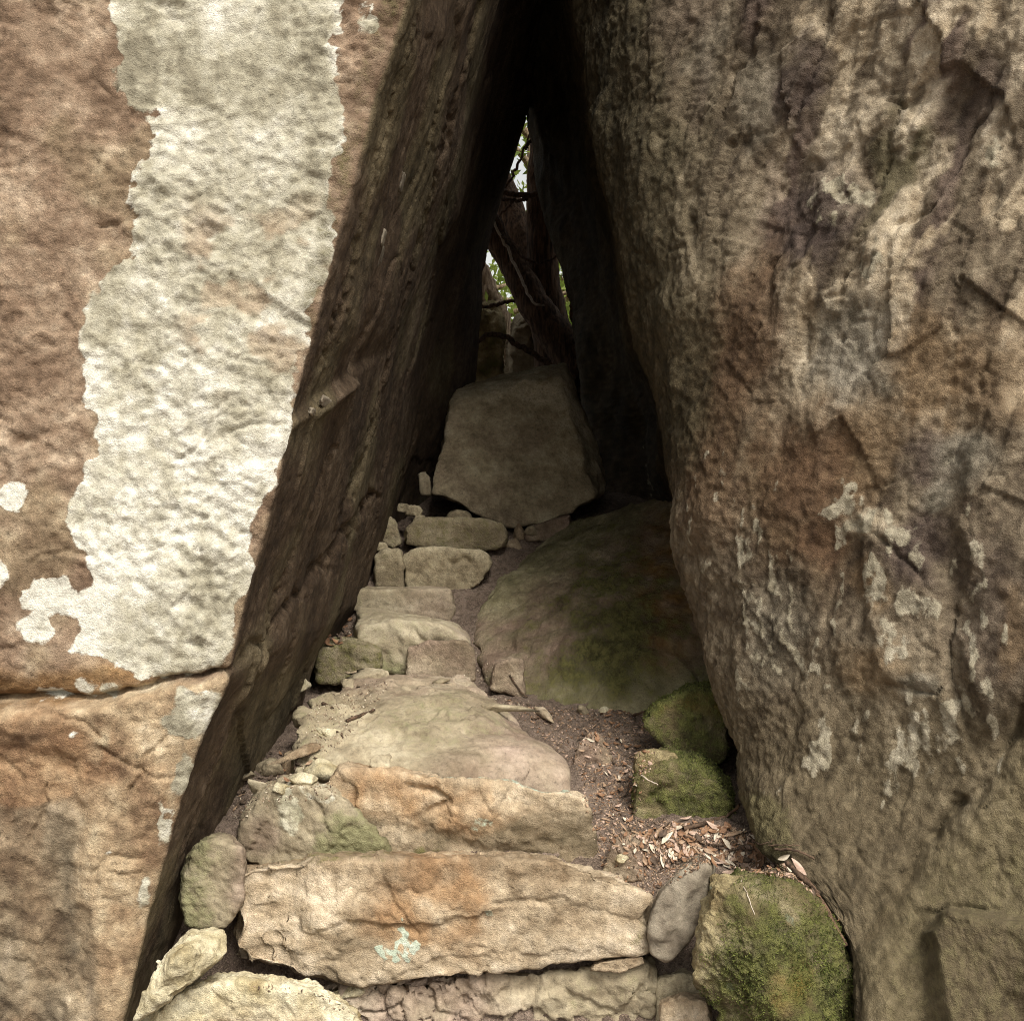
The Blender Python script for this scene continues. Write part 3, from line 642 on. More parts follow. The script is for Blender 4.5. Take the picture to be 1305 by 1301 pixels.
seedc = [300]
TUFT = []
def rock(name, label, cat, pts, mat, p=14, rough=1.0, chip=1.15, px_step=2.4, group=None, feat=None, moss=None, lichen=None, stain=None, alt=None, step=None, big=1.0, ragged=1.0, tufts=0):
    """a stone: rounded convex body through the given (px, py, depth) corners, chipped and weathered by noise"""
    seedc[0] += 7; sd = seedc[0]; p = p * 2.8
    P = np.array([W(*q) if len(q) == 3 else q[1:] for q in pts], float)
    lo, hi = P.min(0), P.max(0); c = (lo + hi) / 2; s = (hi - lo) / 2
    pl = hull_planes(P)
    h = step or (c[1] * px_step / 1098.0)
    n = [int(np.clip(round(2 * s[k] / h), 8, 190)) for k in range(3)]
    L, Q = box_lattice(*n)
    acc = np.zeros(len(L))
    for nn, pp in pl:
        hh = max(np.dot(nn, pp - c), 1e-3)
        acc += np.clip(L @ (nn * s / hh), 0, None) ** p
    V = c + s * (L / (acc ** (1 / p))[:, None])
    k0 = 1.0 / max(float(np.mean(sorted(s)[:2])) * 2, .05)
    acc = np.zeros(len(L))
    for q, (nn, pp) in enumerate(pl):       # every face wavers on its own, so the arrises come out ragged
        hh = max(np.dot(nn, pp - c), 1e-3)
        hv = hh * (1 + ragged * (.05 * gnoise(V * k0 * 2.2, sd + q) + .05 * gnoise(V * k0 * 8.5, sd + q + 3)))
        acc += np.clip((L @ (nn * s)) / hv, 0, None) ** p
    V = c + s * (L / (acc ** (1 / p))[:, None])
    N = normals(V, Q); px, py = pix(V)
    sz = float(np.mean(sorted(s)[:2])) * 2
    k1 = 1.0 / max(sz, .05)
    D = big * sz * .04 * fbm(V * k1 * .9, 3, sd)
    wv = .12 * np.stack([gnoise(V * k1 * 3, sd + 6), gnoise(V * k1 * 3, sd + 7), gnoise(V * k1 * 3, sd + 8)], 1)
    f1, _ = facet(V * k1 * 1.9 + wv, sd + 1, .7); f2, _ = facet(V * k1 * 5.0, sd + 2, .8)
    D += chip * sz * (.030 * f1 + .010 * f2)
    D += rough * (.0045 * fbm(V * 20, 5, sd + 3, .62) + .0020 * ridged(V * 48, 2, sd + 4))
    if feat is not None: D = D + feat(px, py, V, N)
    wq = min(1.0, sz / .25)
    wx = px + wq * (16 * fbm(V * 7, 3, sd + 11) + 8 * fbm(V * 22, 3, sd + 12)); wy = py + wq * (12 * fbm(V * 7, 3, sd + 13) + 7 * fbm(V * 22, 3, sd + 14))
    ev = lambda f: None if f is None else np.clip(f(wx, wy, V, N) + 0 * px, 0, 1)
    mo = ev(moss); mo = np.zeros(len(V)) if mo is None else mo * .8
    D += sstep(.35, .7, mo) * (.004 + .007 * fbm(V * 45, 3, sd + 5, .7))
    V2 = V + N * D[:, None]
    f = stone_f(V, sd + 20, mat.stretch)
    col = pal_col(f, mat.pal)
    a_ = ev(alt)
    if a_ is not None: col = cmix(col, pal_col(f, mat.alt), a_ * (.8 + .5 * fbm(V * 9, 2, sd + 25)))
    s_ = ev(stain)
    if s_ is not None: col = cmix(col, pal_col(f, mat.stain), s_ * (.75 + .9 * fbm(V * 11, 3, sd + 26)))
    li = ev(lichen); li = np.zeros(len(V)) if li is None else li * .85
    r_ = np.random.default_rng(sd).uniform(1 - mat.vary, 1 + mat.vary)
    o = link_world(name, V2, Q, mat.mat, dict(moss=mo, lichen=li, stone_colour=col * r_, lichen_colour=pal_col(f, mat.lich)))
    if tufts:
        rr = np.random.default_rng(sd); N2 = normals(V2, Q)
        k_ = np.where((mo + .45 * fbm(V * 14, 3, sd + 31) > .52) & (N2[:, 1] < .3))[0]
        if not len(k_): k_ = np.arange(len(V2))
        k_ = rr.choice(k_, tufts); n_ = N2[k_] + rr.normal(size=(tufts, 3)) * .55; n_ /= np.linalg.norm(n_, axis=1)[:, None]
        b_ = V2[k_] + rr.normal(size=(tufts, 3)) * .002 - n_ * .001
        sd_ = np.cross(n_, rr.normal(size=(tufts, 3))); sd_ /= np.linalg.norm(sd_, axis=1)[:, None]
        hgt = rr.uniform(.003, .0075, tufts)[:, None]; wd = rr.uniform(.0008, .0018, tufts)[:, None]
        bl = np.stack([b_ - sd_ * wd, b_ + sd_ * wd, b_ + n_ * hgt + sd_ * wd * .4, b_ + n_ * hgt - sd_ * wd * .4], 1).reshape(-1, 3)
        mo_ = link_world('moss', bl, np.arange(4 * tufts).reshape(-1, 4), M_moss, parent=o); mo_['kind'] = 'stuff'
    return tag(o, label, cat, group, 'thing')

def fr(poly, d0, d1, dz=0.0, flat=.30):
    """front outline at depth d0 and a back outline at d1, its height between the sight line and level"""
    out = []
    for q in poly:
        d = q[2] if len(q) > 2 else d0
        x, y, z = W(q[0], q[1], d); out.append(('w', x, y, z))
        x2, y2, z2 = W(q[0], q[1], d + d1 - d0)
        out.append(('w', x2, y2, z2 + flat * (z - z2) + dz))
    return out
def groove(pts, dep, wd):
    return lambda px, py, V, N: -dep * np.exp(-(line_dist(px + 5 * fbm(V * 15, 2, 5), py + 5 * fbm(V * 15, 2, 9), pts) / wd) ** 2)
def blob(px, py, cx, cy, rx, ry, lo=-.3, hi=.5):
    return sstep(lo, hi, 1 - np.hypot((px - cx) / rx, (py - cy) / ry))
def nz(V, s, seed): return fbm(V * s, 3, seed)

GP = 'stones built into the rough stairway'
# front step slab
def slab_feat(px, py, V, N):
    w = 6 * fbm(V * 14, 3, 2)
    q = line_dist(px + w, py + w, [(395, 1090), (385, 1120), (380, 1150), (392, 1180), (372, 1215), (375, 1240)], True)
    D = -.012 * np.exp(-(np.abs(q) / 3) ** 2) - .018 * sstep(0, 7, q)
    q2 = line_dist(px + w, py + w, [(380, 1190), (440, 1165), (500, 1178), (560, 1172), (600, 1165)], True)
    D += .012 * sstep(2.5, -2.5, q2) * sstep(50, 8, np.abs(q2)) * (px > 385)
    q3 = line_dist(px + w, py + w, [(630, 1150), (660, 1148), (720, 1145)], True); D -= .010 * np.exp(-(np.abs(q3) / 3) ** 2)
    q4 = line_dist(px + w, py + w, [(485, 1100), (495, 1130), (515, 1160)], True); D += .009 * sstep(2, -2, q4) * sstep(60, 5, np.abs(q4))
    D += .006 * sstep(.08, .14, fbm(V * np.array([5, 5, 11]), 4, 77))
    return D
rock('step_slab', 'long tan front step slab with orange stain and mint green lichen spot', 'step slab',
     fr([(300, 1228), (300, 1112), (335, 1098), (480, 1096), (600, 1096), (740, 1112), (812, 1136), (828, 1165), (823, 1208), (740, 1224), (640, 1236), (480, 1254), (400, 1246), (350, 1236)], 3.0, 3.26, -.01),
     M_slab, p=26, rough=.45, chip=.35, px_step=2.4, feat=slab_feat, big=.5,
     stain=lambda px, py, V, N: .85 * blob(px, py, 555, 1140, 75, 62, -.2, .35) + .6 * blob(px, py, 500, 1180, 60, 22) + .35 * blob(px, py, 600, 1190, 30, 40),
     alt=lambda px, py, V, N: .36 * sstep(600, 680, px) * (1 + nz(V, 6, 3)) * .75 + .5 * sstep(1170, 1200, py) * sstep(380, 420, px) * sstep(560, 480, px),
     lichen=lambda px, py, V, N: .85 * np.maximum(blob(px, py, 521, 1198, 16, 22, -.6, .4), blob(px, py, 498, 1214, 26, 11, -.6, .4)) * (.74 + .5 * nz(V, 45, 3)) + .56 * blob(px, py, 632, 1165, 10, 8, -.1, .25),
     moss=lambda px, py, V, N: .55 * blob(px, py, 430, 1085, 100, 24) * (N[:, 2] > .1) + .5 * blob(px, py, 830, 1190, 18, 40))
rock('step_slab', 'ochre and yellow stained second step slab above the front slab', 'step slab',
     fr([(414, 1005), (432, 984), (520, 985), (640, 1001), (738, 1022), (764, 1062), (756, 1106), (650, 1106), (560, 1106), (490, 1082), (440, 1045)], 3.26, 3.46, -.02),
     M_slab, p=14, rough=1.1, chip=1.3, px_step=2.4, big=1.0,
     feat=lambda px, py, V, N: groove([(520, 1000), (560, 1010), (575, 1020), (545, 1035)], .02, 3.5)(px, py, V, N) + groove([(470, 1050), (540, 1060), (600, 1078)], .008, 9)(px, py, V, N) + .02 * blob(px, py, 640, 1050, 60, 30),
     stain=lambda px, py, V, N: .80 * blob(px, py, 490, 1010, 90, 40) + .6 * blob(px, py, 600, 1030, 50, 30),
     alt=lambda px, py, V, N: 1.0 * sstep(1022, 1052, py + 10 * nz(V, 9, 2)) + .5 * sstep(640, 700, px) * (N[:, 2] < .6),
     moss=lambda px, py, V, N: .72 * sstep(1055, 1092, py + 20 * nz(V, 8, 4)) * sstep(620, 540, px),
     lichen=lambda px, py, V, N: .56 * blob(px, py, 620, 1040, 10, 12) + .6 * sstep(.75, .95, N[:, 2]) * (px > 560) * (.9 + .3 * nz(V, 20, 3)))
# large smooth foot-worn rock
rock('worn_rock', 'large smooth foot worn rock filling the middle of the stairway', 'rock',
     [(372, 955, 3.55), (372, 1100, 3.55), (400, 992, 3.5), (410, 1100, 3.5), (560, 1004, 3.48), (560, 1120, 3.48), (700, 1010, 3.48), (732, 992, 3.52), (730, 1080, 3.5), (376, 895, 3.85), (380, 1000, 3.9),
      (480, 862, 4.35), (520, 854, 4.42), (590, 857, 4.42), (642, 908, 4.1), (640, 1000, 4.3), (500, 960, 4.45), (560, 888, 3.95), (700, 962, 3.7), (420, 880, 4.1)],
     M_step, p=12, rough=.45, chip=.35, px_step=2.3, big=.5,
     feat=lambda px, py, V, N: groove([(590, 958), (640, 955), (660, 948)], .012, 5)(px, py, V, N) + groove([(525, 890), (545, 890), (560, 889)], .010, 3)(px, py, V, N) + groove([(550, 920), (565, 917), (585, 922)], .012, 5)(px, py, V, N) + groove([(560, 940), (590, 936)], .008, 5)(px, py, V, N)
     + .03 * blob(px, py, 650, 975, 90, 30) + .02 * blob(px, py, 560, 915, 80, 35) + sstep(500, 430, px) * (.016 * fbm(V * 16, 4, 8, .6) + .014 * facet(V * 9, 44, .8)[0]) - .014 * sstep(.05, .11, nz(V, 6, 46)) * sstep(960, 900, py),
     alt=lambda px, py, V, N: .85 * sstep(560, 680, px + .6 * (py - 920)) + .6 * sstep(895, 870, py),
     moss=lambda px, py, V, N: .50 * blob(px, py, 560, 925, 130, 45) + .45 * sstep(470, 400, px),
     lichen=lambda px, py, V, N: .4 * blob(px, py, 580, 960, 60, 18))
# blocks higher up
rock('green_block', 'small mossy green block wedged at the foot of left boulder', 'stone',
     fr([(404, 870), (404, 830), (412, 822), (450, 820), (486, 830), (487, 852), (440, 872)], 4.38, 4.62, .02), M_dim, p=16, px_step=2.4, moss=lambda px, py, V, N: .62 + 0 * px)
rock('tread_slab', 'broad flat tread slab just above the smooth worn rock', 'step slab',
     fr([(452, 848), (456, 800), (500, 792), (560, 796), (600, 818), (600, 852), (520, 858)], 4.52, 4.66) + [(455, 772, 4.95), (580, 792, 4.9), (600, 812, 4.72), (460, 850, 4.95), (590, 850, 4.95)], M_step, p=16, rough=.5, chip=.6, px_step=2.4, big=.5,
     alt=lambda px, py, V, N: .65 * sstep(560, 600, px), moss=lambda px, py, V, N: .42 + .3 * sstep(830, 845, py), feat=groove([(530, 800), (545, 820), (575, 822), (585, 835)], .012, 3))
rock('tread_stone', 'low brown stone poking out beneath the tread slab', 'stone',
     fr([(516, 868), (522, 826), (545, 817), (590, 816), (604, 826), (606, 868)], 4.47, 4.51), M_dim, p=14, rough=.6, px_step=2.4, alt=lambda px, py, V, N: .8 + 0 * px)
rock('tread_slab', 'upper flat tread slab directly below the two stacked blocks', 'step slab',
     fr([(446, 778), (448, 754), (500, 751), (570, 751), (579, 766), (579, 796)], 5.0, 5.16, .01), M_step, p=20, rough=.5, chip=.6, px_step=2.4, big=.5, alt=lambda px, py, V, N: .5 * sstep(480, 560, px) + 0 * py, moss=lambda px, py, V, N: .40 * sstep(540, 470, px))
rock('stair_block', 'squarish block left end of the lower stacked row', 'stone',
     fr([(478, 750), (478, 708), (488, 700), (510, 702), (515, 720), (514, 752)], 5.2, 5.4), M_dim, p=12, px_step=2.4, moss=lambda px, py, V, N: .35 + 0 * px)
rock('stair_block', 'long rectangular block in the lower stacked row', 'stone',
     fr([(518, 752), (514, 712), (530, 700), (560, 697), (618, 704), (627, 716), (612, 744), (590, 757)], 5.2, 5.38), M_dim, p=18, chip=.8, px_step=2.4, moss=lambda px, py, V, N: .30 + 0 * px, feat=groove([(575, 715), (590, 714), (600, 716)], .02, 3))
rock('stair_block', 'long olive block on top, just below the wedge boulder', 'stone',
     fr([(516, 694), (516, 672), (530, 664), (565, 660), (620, 662), (640, 668), (648, 684), (640, 698), (615, 704), (560, 695)], 5.4, 5.56), M_dim, p=14, chip=.8, px_step=2.4, moss=lambda px, py, V, N: .50 + 0 * px)
rock('wedge_stone', 'upright leaf shaped stone left of the olive top block', 'stone',
     fr([(484, 688), (488, 662), (494, 655), (505, 666), (512, 692), (500, 700)], 5.42, 5.52), M_dim, p=8, px_step=2, moss=lambda px, py, V, N: .4 + 0 * px)
rock('round_stone', 'small rounded stone peeping over the olive top block', 'stone',
     fr([(566, 664), (572, 654), (585, 650), (597, 653), (603, 664), (585, 672)], 5.58, 5.7), M_dim, p=5, px_step=2)
rock('upright_stone', 'little pale stone standing left of the wedge boulder', 'stone',
     fr([(536, 630), (533, 604), (540, 601), (548, 608), (549, 632)], 5.75, 5.83), M_step, p=7, px_step=1.8)
for k, (x, y, r, d, lb) in enumerate(((514, 647, 9, 5.6, 'dim rubble stone nearest the left wall behind the top row'), (528, 651, 11, 5.55, 'rubble stone with pale edge behind top row'), (535, 663, 9, 5.5, 'flat little rubble stone resting against olive block'), (486, 697, 8, 5.3, 'small light stone on top of the squarish block'))):
    rock('rubble_stone', lb, 'stone', fr([(x - r, y + 5), (x - r * .6, y - r * .55), (x + r * .5, y - r * .6), (x + r, y), (x + r * .6, y + r * .7)], d, d + .08), M_dim, p=7, px_step=1.6, group='rubble behind the top step')
# wedge boulder
rock('wedge_boulder', 'big four sided wedge boulder blocking the back of passage', 'boulder',
     [(573, 516, 5.95), (580, 503, 6.06), (712, 482, 6.05), (722, 466, 6.2), (768, 600, 5.95), (764, 632, 5.8), (705, 668, 5.68), (655, 674, 5.68), (606, 655, 5.7), (550, 628, 5.75),
      (590, 490, 6.35), (720, 464, 6.4), (770, 610, 6.5), (660, 662, 6.4), (560, 620, 6.4)],
     M_dim, p=26, rough=.9, chip=.35, px_step=2.4, big=.3, alt=lambda px, py, V, N: .3 * sstep(.2, -.3, nz(V, 3, 5)), moss=lambda px, py, V, N: .22 + .1 * nz(V, 4, 7))
rock('wedge_chock', 'dark low stone chocked under the right of wedge boulder', 'stone',
     fr([(668, 690), (672, 672), (700, 664), (725, 656), (728, 672), (700, 690)], 5.62, 5.8), M_dim, p=9, px_step=2.4, alt=lambda px, py, V, N: 1 + 0 * px)
# sloping boulder on the right of the passage
M_slope = Stone(MT_stone, ((.12, .108, .064), (.185, .166, .10), (.25, .226, .142), (.33, .30, .20)), ((.14, .10, .074), (.21, .155, .118), (.29, .22, .17)), M_dim.stain, vary=0)
rock('sloping_boulder', 'smooth sloping boulder with green moss below the wedge boulder', 'boulder',
     [(640, 895, 4.42), (700, 908, 4.3), (830, 912, 4.2), (915, 905, 4.2), (640, 990, 4.42), (900, 990, 4.2), (600, 790, 4.95), (615, 850, 4.6), (648, 715, 5.45), (720, 664, 5.75), (800, 640, 5.6), (870, 632, 5.35), (930, 700, 4.8), (960, 800, 4.45),
      (690, 820, 4.62), (780, 730, 5.0), (600, 850, 5.0), (650, 760, 5.8), (860, 720, 6.0), (950, 900, 4.6)],
     M_slope, p=11, rough=1.2, chip=.7, px_step=2.4, big=.7,
     alt=lambda px, py, V, N: .85 * sstep(20, -30, line_dist(px, py, [(600, 800), (690, 740), (770, 690), (850, 640)], True) * -1 - 5) * sstep(0, 40, 870 - py) + .75 * blob(px, py, 640, 840, 70, 50),
     tufts=5000,
     moss=lambda px, py, V, N: .22 + .48 * blob(px, py, 780, 770, 90, 100, -.6, .8) + .30 * blob(px, py, 770, 870, 160, 80, -.5, .8) + .30 * nz(V, 7, 4),
     stain=lambda px, py, V, N: .8 * blob(px, py, 850, 760, 60, 110),
     feat=lambda px, py, V, N: groove([(600, 830), (650, 822), (672, 828)], .03, 6)(px, py, V, N) + .012 * fbm(V * 14, 4, 33, .65) * blob(px, py, 770, 800, 130, 120, -.4, .6)
     + groove([(620, 795), (680, 752), (740, 718)], .016, 6)(px, py, V, N))
rock('buried_stone', 'brown half buried stone at left foot of sloping boulder', 'stone',
     fr([(624, 878), (632, 846), (650, 838), (666, 842), (668, 890)], 4.38, 4.5), M_dim, p=10, px_step=2.4, alt=lambda px, py, V, N: .9 + 0 * px)
# right hand stones
rock('mossy_block', 'moss topped yellow green block leaning on the right boulder', 'stone',
     fr([(822, 922), (832, 908), (880, 882), (918, 880), (924, 900), (923, 968), (905, 980), (845, 950)], 3.62, 3.86, .02), M_mossy, p=20, chip=.7, px_step=2.4, big=.5, tufts=5000,
     moss=lambda px, py, V, N: .66 + .25 * sstep(.2, .7, N[:, 2]) + .2 * nz(V, 9, 3), stain=lambda px, py, V, N: .9 * sstep(922, 905, py + 8 * nz(V, 9, 5)))
rock('mossy_stone', 'low mossy stone with a bare yellowish knob beside the leaf litter', 'stone',
     fr([(808, 1052), (806, 1010), (812, 990), (850, 972), (900, 985), (932, 1015), (930, 1050), (860, 1075)], 3.38, 3.56, .05), M_mossy, p=9, px_step=2.4, tufts=4500, moss=lambda px, py, V, N: .58 + .3 * sstep(840, 880, px) + .2 * nz(V, 8, 5), feat=groove([(850, 1000), (835, 1015), (850, 1040)], .02, 6))
rock('yellow_knob', 'pale yellow stone knob capping the low mossy stone', 'stone',
     fr([(808, 982), (812, 962), (830, 956), (858, 960), (872, 976), (862, 992), (830, 992)], 3.42, 3.56), M_mossy, p=10, px_step=2, moss=lambda px, py, V, N: .22 + .2 * (N[:, 2] < .1))
rock('small_stone', 'small brown stone in the soil right of second step slab', 'stone',
     [(766, 1125, 3.22), (779, 1078, 3.2), (796, 1052, 3.24), (812, 1058, 3.24), (824, 1125, 3.22), (780, 1120, 3.34), (812, 1110, 3.34)], M_dim, p=6, px_step=2.4, alt=lambda px, py, V, N: .8 + 0 * px)
rock('soil_clod', 'brown clod standing in the dirt path near mossy block', 'clod',
     [(728, 985, 3.76), (738, 946, 3.74), (754, 930, 3.78), (768, 936, 3.78), (788, 985, 3.76), (745, 970, 3.88), (775, 970, 3.88)], M_dim, p=5, px_step=2.4, alt=lambda px, py, V, N: 1 + 0 * px)
rock('grey_stone', 'smooth grey stone leaning between front slab and mossy boulder', 'stone',
     fr([(830, 1216), (826, 1180), (838, 1145), (870, 1108), (890, 1095), (906, 1098), (908, 1118), (895, 1170), (870, 1212), (850, 1228)], 2.96, 3.14, .0), M_grey, p=9, rough=.5, px_step=2.4, chip=.45, big=.4, ragged=.6,
     feat=lambda px, py, V, N: .018 * np.exp(-(line_dist(px, py, [(842, 1190), (865, 1145), (898, 1105)]) / 10) ** 2), lichen=lambda px, py, V, N: .5 * np.exp(-(line_dist(px, py, [(850, 1180), (865, 1140), (890, 1105)]) / 6) ** 2))
rock('mossy_boulder', 'rounded mossy green boulder at the bottom right of the steps', 'boulder',
     fr([(878, 1250), (906, 1130), (1000, 1122), (1066, 1195), (1092, 1350), (960, 1350)], 2.80, 2.98, .04) + [(965, 1190, 2.72), (1010, 1300, 2.68), (915, 1225, 2.75)], M_mossy, p=14, px_step=2.0, chip=1.3, rough=1.6, tufts=10000,
     moss=lambda px, py, V, N: .72 + .25 * nz(V, 7, 6) - .5 * sstep(905, 880, px + .3 * (py - 1250)), lichen=lambda px, py, V, N: .62 * blob(px, py, 930, 1250, 22, 22) * (.7 + nz(V, 25, 5)) + .6 * blob(px, py, 1010, 1162, 12, 10) + .58 * blob(px, py, 900, 1130, 8, 8),
     stain=lambda px, py, V, N: .7 * blob(px, py, 1000, 1250, 20, 50) , alt=lambda px, py, V, N: .9 * sstep(0, 30, py - (1235 + (px - 880) * .75)))
rock('corner_stone', 'dim stone in the dark gap below the grey leaning stone', 'stone',
     fr([(836, 1300), (838, 1248), (870, 1240), (892, 1252), (900, 1330), (836, 1340)], 3.04, 3.2), M_dim, p=12, px_step=2.4)
rock('corner_stone', 'low pinkish stone at bottom edge beside the mossy boulder', 'stone',
     fr([(842, 1340), (842, 1280), (866, 1268), (900, 1276), (915, 1340)], 2.93, 3.03), M_slab, p=12, px_step=2.4)
# base under the slab
rock('base_rock', 'cracked dusty grey rock underneath the front step slab', 'rock',
     fr([(395, 1380), (400, 1262), (470, 1266), (640, 1256), (760, 1236), (832, 1232), (838, 1380)], 3.05, 3.28), M_step, p=18, rough=1.3, chip=1.6, px_step=2.4,
     alt=lambda px, py, V, N: .85 * sstep(720, 600, px), moss=lambda px, py, V, N: .40 * sstep(640, 740, px),
     feat=lambda px, py, V, N: -.022 * sstep(.09, .0, facet(V * np.array([17, 17, 17]), 31, .5)[1]) * sstep(640, 560, px) + .012 * facet(V * 9, 35, .8)[0])
rock('chip_slab', 'thin pinkish chip of stone under right end of front slab', 'stone',
     fr([(752, 1236), (765, 1226), (818, 1218), (822, 1228), (790, 1240)], 3.0, 3.06), M_slab, p=10, px_step=1.6, rough=.5)
rock('front_rock', 'pale crumbly rounded rock at the very bottom left', 'rock',
     fr([(176, 1360), (186, 1300), (225, 1268), (292, 1250), (405, 1264), (455, 1300), (470, 1360)], 2.76, 2.92, .01), M_pale, p=16, px_step=2.4, rough=1.4, chip=1.0, alt=lambda px, py, V, N: .6 * blob(px, py, 350, 1310, 90, 40),
     moss=lambda px, py, V, N: .3 * sstep(260, 200, px))
rock('angular_stone', 'pale cream angular stone standing against foot of left boulder', 'stone',
     [(172, 1300, 2.70), (200, 1226, 2.72), (243, 1180, 2.80), (286, 1186, 2.80), (290, 1212, 2.76), (236, 1258, 2.68), (232, 1216, 2.66), (185, 1296, 2.80), (270, 1225, 2.90), (240, 1195, 2.92)], M_pale, p=24, chip=1.2, big=.5, rough=.8, px_step=1.9, moss=lambda px, py, V, N: .36 * sstep(1215, 1240, py + .35 * (px - 240)))
rock('oval_stone', 'oval olive stone standing upright beside the front slab', 'stone',
     fr([(233, 1155), (236, 1115), (250, 1084), (275, 1068), (300, 1072), (315, 1092), (308, 1150), (290, 1178), (262, 1184), (242, 1178)], 2.94, 3.08), M_step, p=6, rough=.7, px_step=2, moss=lambda px, py, V, N: .45 * sstep(290, 250, px) + .25, alt=lambda px, py, V, N: .7 * sstep(285, 305, px))
rock('lichen_stone', 'pale green lichen covered stone above left end of front slab', 'stone',
     fr([(302, 1066), (308, 1042), (345, 1008), (390, 1000), (430, 1010), (462, 1050), (500, 1086), (450, 1104), (320, 1104)], 3.2, 3.30, .0) + [(390, 985, 3.38), (330, 1000, 3.4)], M_step, p=12, px_step=2.4, chip=1.2, moss=lambda px, py, V, N: .55 * sstep(390, 430, px) * sstep(1020, 1060, py) + .28,
     lichen=lambda px, py, V, N: .62 * blob(px, py, 370, 1045, 26, 28) + .58 * blob(px, py, 400, 1010, 60, 20) * (.8 + .6 * nz(V, 30, 4)), alt=lambda px, py, V, N: .6 * blob(px, py, 325, 1060, 26, 30))
# pebbles and chips of stone on the left side
peb = [(345, 977, 17, 9, 3.42, 'green grey pebble among dark debris beside left boulder', 0), (369, 968, 13, 11, 3.44, 'pinkish pebble just below the smooth worn rock corner', 1), (414, 982, 24, 14, 3.36, 'pale split pebble touching the second slab left end', 2),
       (385, 992, 16, 7, 3.36, 'small flat pale pebble left of the split pebble', 2), (386, 873, 8, 7, 3.95, 'white pebble against left boulder beside the worn rock', 2), (419, 933, 11, 5, 3.72, 'white flat pebble lying on the smooth worn rock', 2),
       (443, 868, 8, 4, 4.2, 'tiny stone chip below the mossy green block', 0), (487, 858, 8, 6, 4.32, 'grey pebble in the dark slot under tread slab', 0), (484, 973, 13, 5, 3.36, 'greenish pebble behind the second slab top', 0), (463, 858, 7, 4, 4.25, 'small pale chip beside the mossy green block', 1),
       (330, 1003, 10, 6, 3.34, 'small grey pebble above the lichen covered stone', 0), (356, 1003, 9, 5, 3.3, 'buff pebble on top of the lichen covered stone', 2), (315, 985, 8, 5, 3.42, 'dark little pebble against the left boulder foot', 0), (398, 951, 9, 5, 3.62, 'little tan pebble on left edge of worn rock', 1)]
peb += [(662, 682, 9, 6, 0, 'buff rubble piece right of the olive top block', 1), (676, 676, 8, 5, 0, 'small grey rubble piece under wedge boulder middle', 0), (652, 694, 7, 5, 0, 'lowest rubble piece beside the stacked blocks', 1),
        (690, 905, 9, 5, 0, 'flat brown pebble at sloping boulder front foot', 1), (742, 905, 8, 5, 0, 'little grey pebble on upper part of dirt path', 0), (792, 1092, 8, 5, 0, 'small buff pebble below the brown wedge stone', 2),
        (770, 905, 7, 4, 0, 'tiny pale pebble right of the upper path pebble', 2), (455, 1262, 10, 6, 0, 'pale pebble below left end of front slab', 2), (560, 868, 7, 4, 0, 'grey chip behind top of the worn rock', 0), (622, 900, 8, 5, 0, 'grey pebble in soil right of worn rock', 0)]
pebbles = peb

# ------------------------------------------------------------------ resting things on surfaces
bpy.context.view_layer.update()
DG = bpy.context.evaluated_depsgraph_get()
def hit(px, py):
    d = Vector(((px - CX) / F, 1.0, -(py - CY) / F)).normalized()
    ok, loc, nor, idx, ob, _ = S.ray_cast(DG, Vector((0, 0, EYE)), d)
    return (loc, nor, ob) if ok else (None, None, None)
def drop(x, y, z):
    ok, loc, nor, idx, ob, _ = S.ray_cast(DG, Vector((x, y, z)), Vector((0, 0, -1)))
    return (loc, nor) if ok else (None, None)

# pebbles: each its own stone, resting where the ray meets the surface
def pebble(x, y, rx, ry, label, kind, group='pebbles and chips beside the steps'):
    loc, nor, ob = hit(x, y + ry * .6)
    if loc is None: return
    d = loc.y; w = rx / F * d; hgt = ry / F * d
    L, Q = box_lattice(14, 12, 10)
    seedc[0] += 7; sd = seedc[0]
    s = np.array([w, w * .8, hgt * 1.1])
    rr = np.random.default_rng(sd); acc = np.zeros(len(L))
    for _ in range(11):
        n = rr.normal(size=3); n /= np.linalg.norm(n); acc += np.clip(L @ n / rr.uniform(.8, 1.05), 0, None) ** 9
    V = s * (L / (acc ** (1 / 9))[:, None])
    V += normals(V, Q) * (.12 * w * fbm(V / w * 1.4, 3, sd))[:, None]
    c = np.array(loc) + np.array([0, 0, hgt * .45])
    z0 = np.zeros(len(V))
    st = (M_step, M_slab, M_pale)[kind]; o = link_world('pebble', V + c, Q, st.mat, dict(moss=z0 + .1, lichen=z0, stone_colour=pal_col(stone_f(V + c, sd), st.pal)))
    tag(o, label, 'pebble', group)
for (x, y, rx, ry, d, lb, k) in pebbles: pebble(x, y, rx, ry, lb, k)

# dry leaves
def leaf_mesh(name, L, w, curl, fold, bend, mat, seed):
    rr = np.random.default_rng(seed)
    nu, nv = 9, 5; V = []
    for a in range(nu):
        t = a / (nu - 1); hw = w * math.sin(math.pi * min(1, t * .96 + .02)) ** .8 * (1 - .25 * t)
        for b in range(nv):
            s = b / (nv - 1) * 2 - 1
            x = L * (t - .5); y = hw * s + .12 * w * math.sin(t * 5 + seed)
            z = curl * L * (t - .5) ** 2 * 2 + fold * abs(s) ** 1.3 * hw + bend * L * math.sin(t * 4 + seed) * .2 + rr.normal() * .02 * w
            V.append((x, y, z))
    Q = [(a * nv + b, (a + 1) * nv + b, (a + 1) * nv + b + 1, a * nv + b + 1) for a in range(nu - 1) for b in range(nv - 1)]
    V = np.array(V); V[:, 2] -= V[:, 2].min()
    me = mesh_np(name, V, np.array(Q)); me.materials.append(mat); return me
LEAVES = []
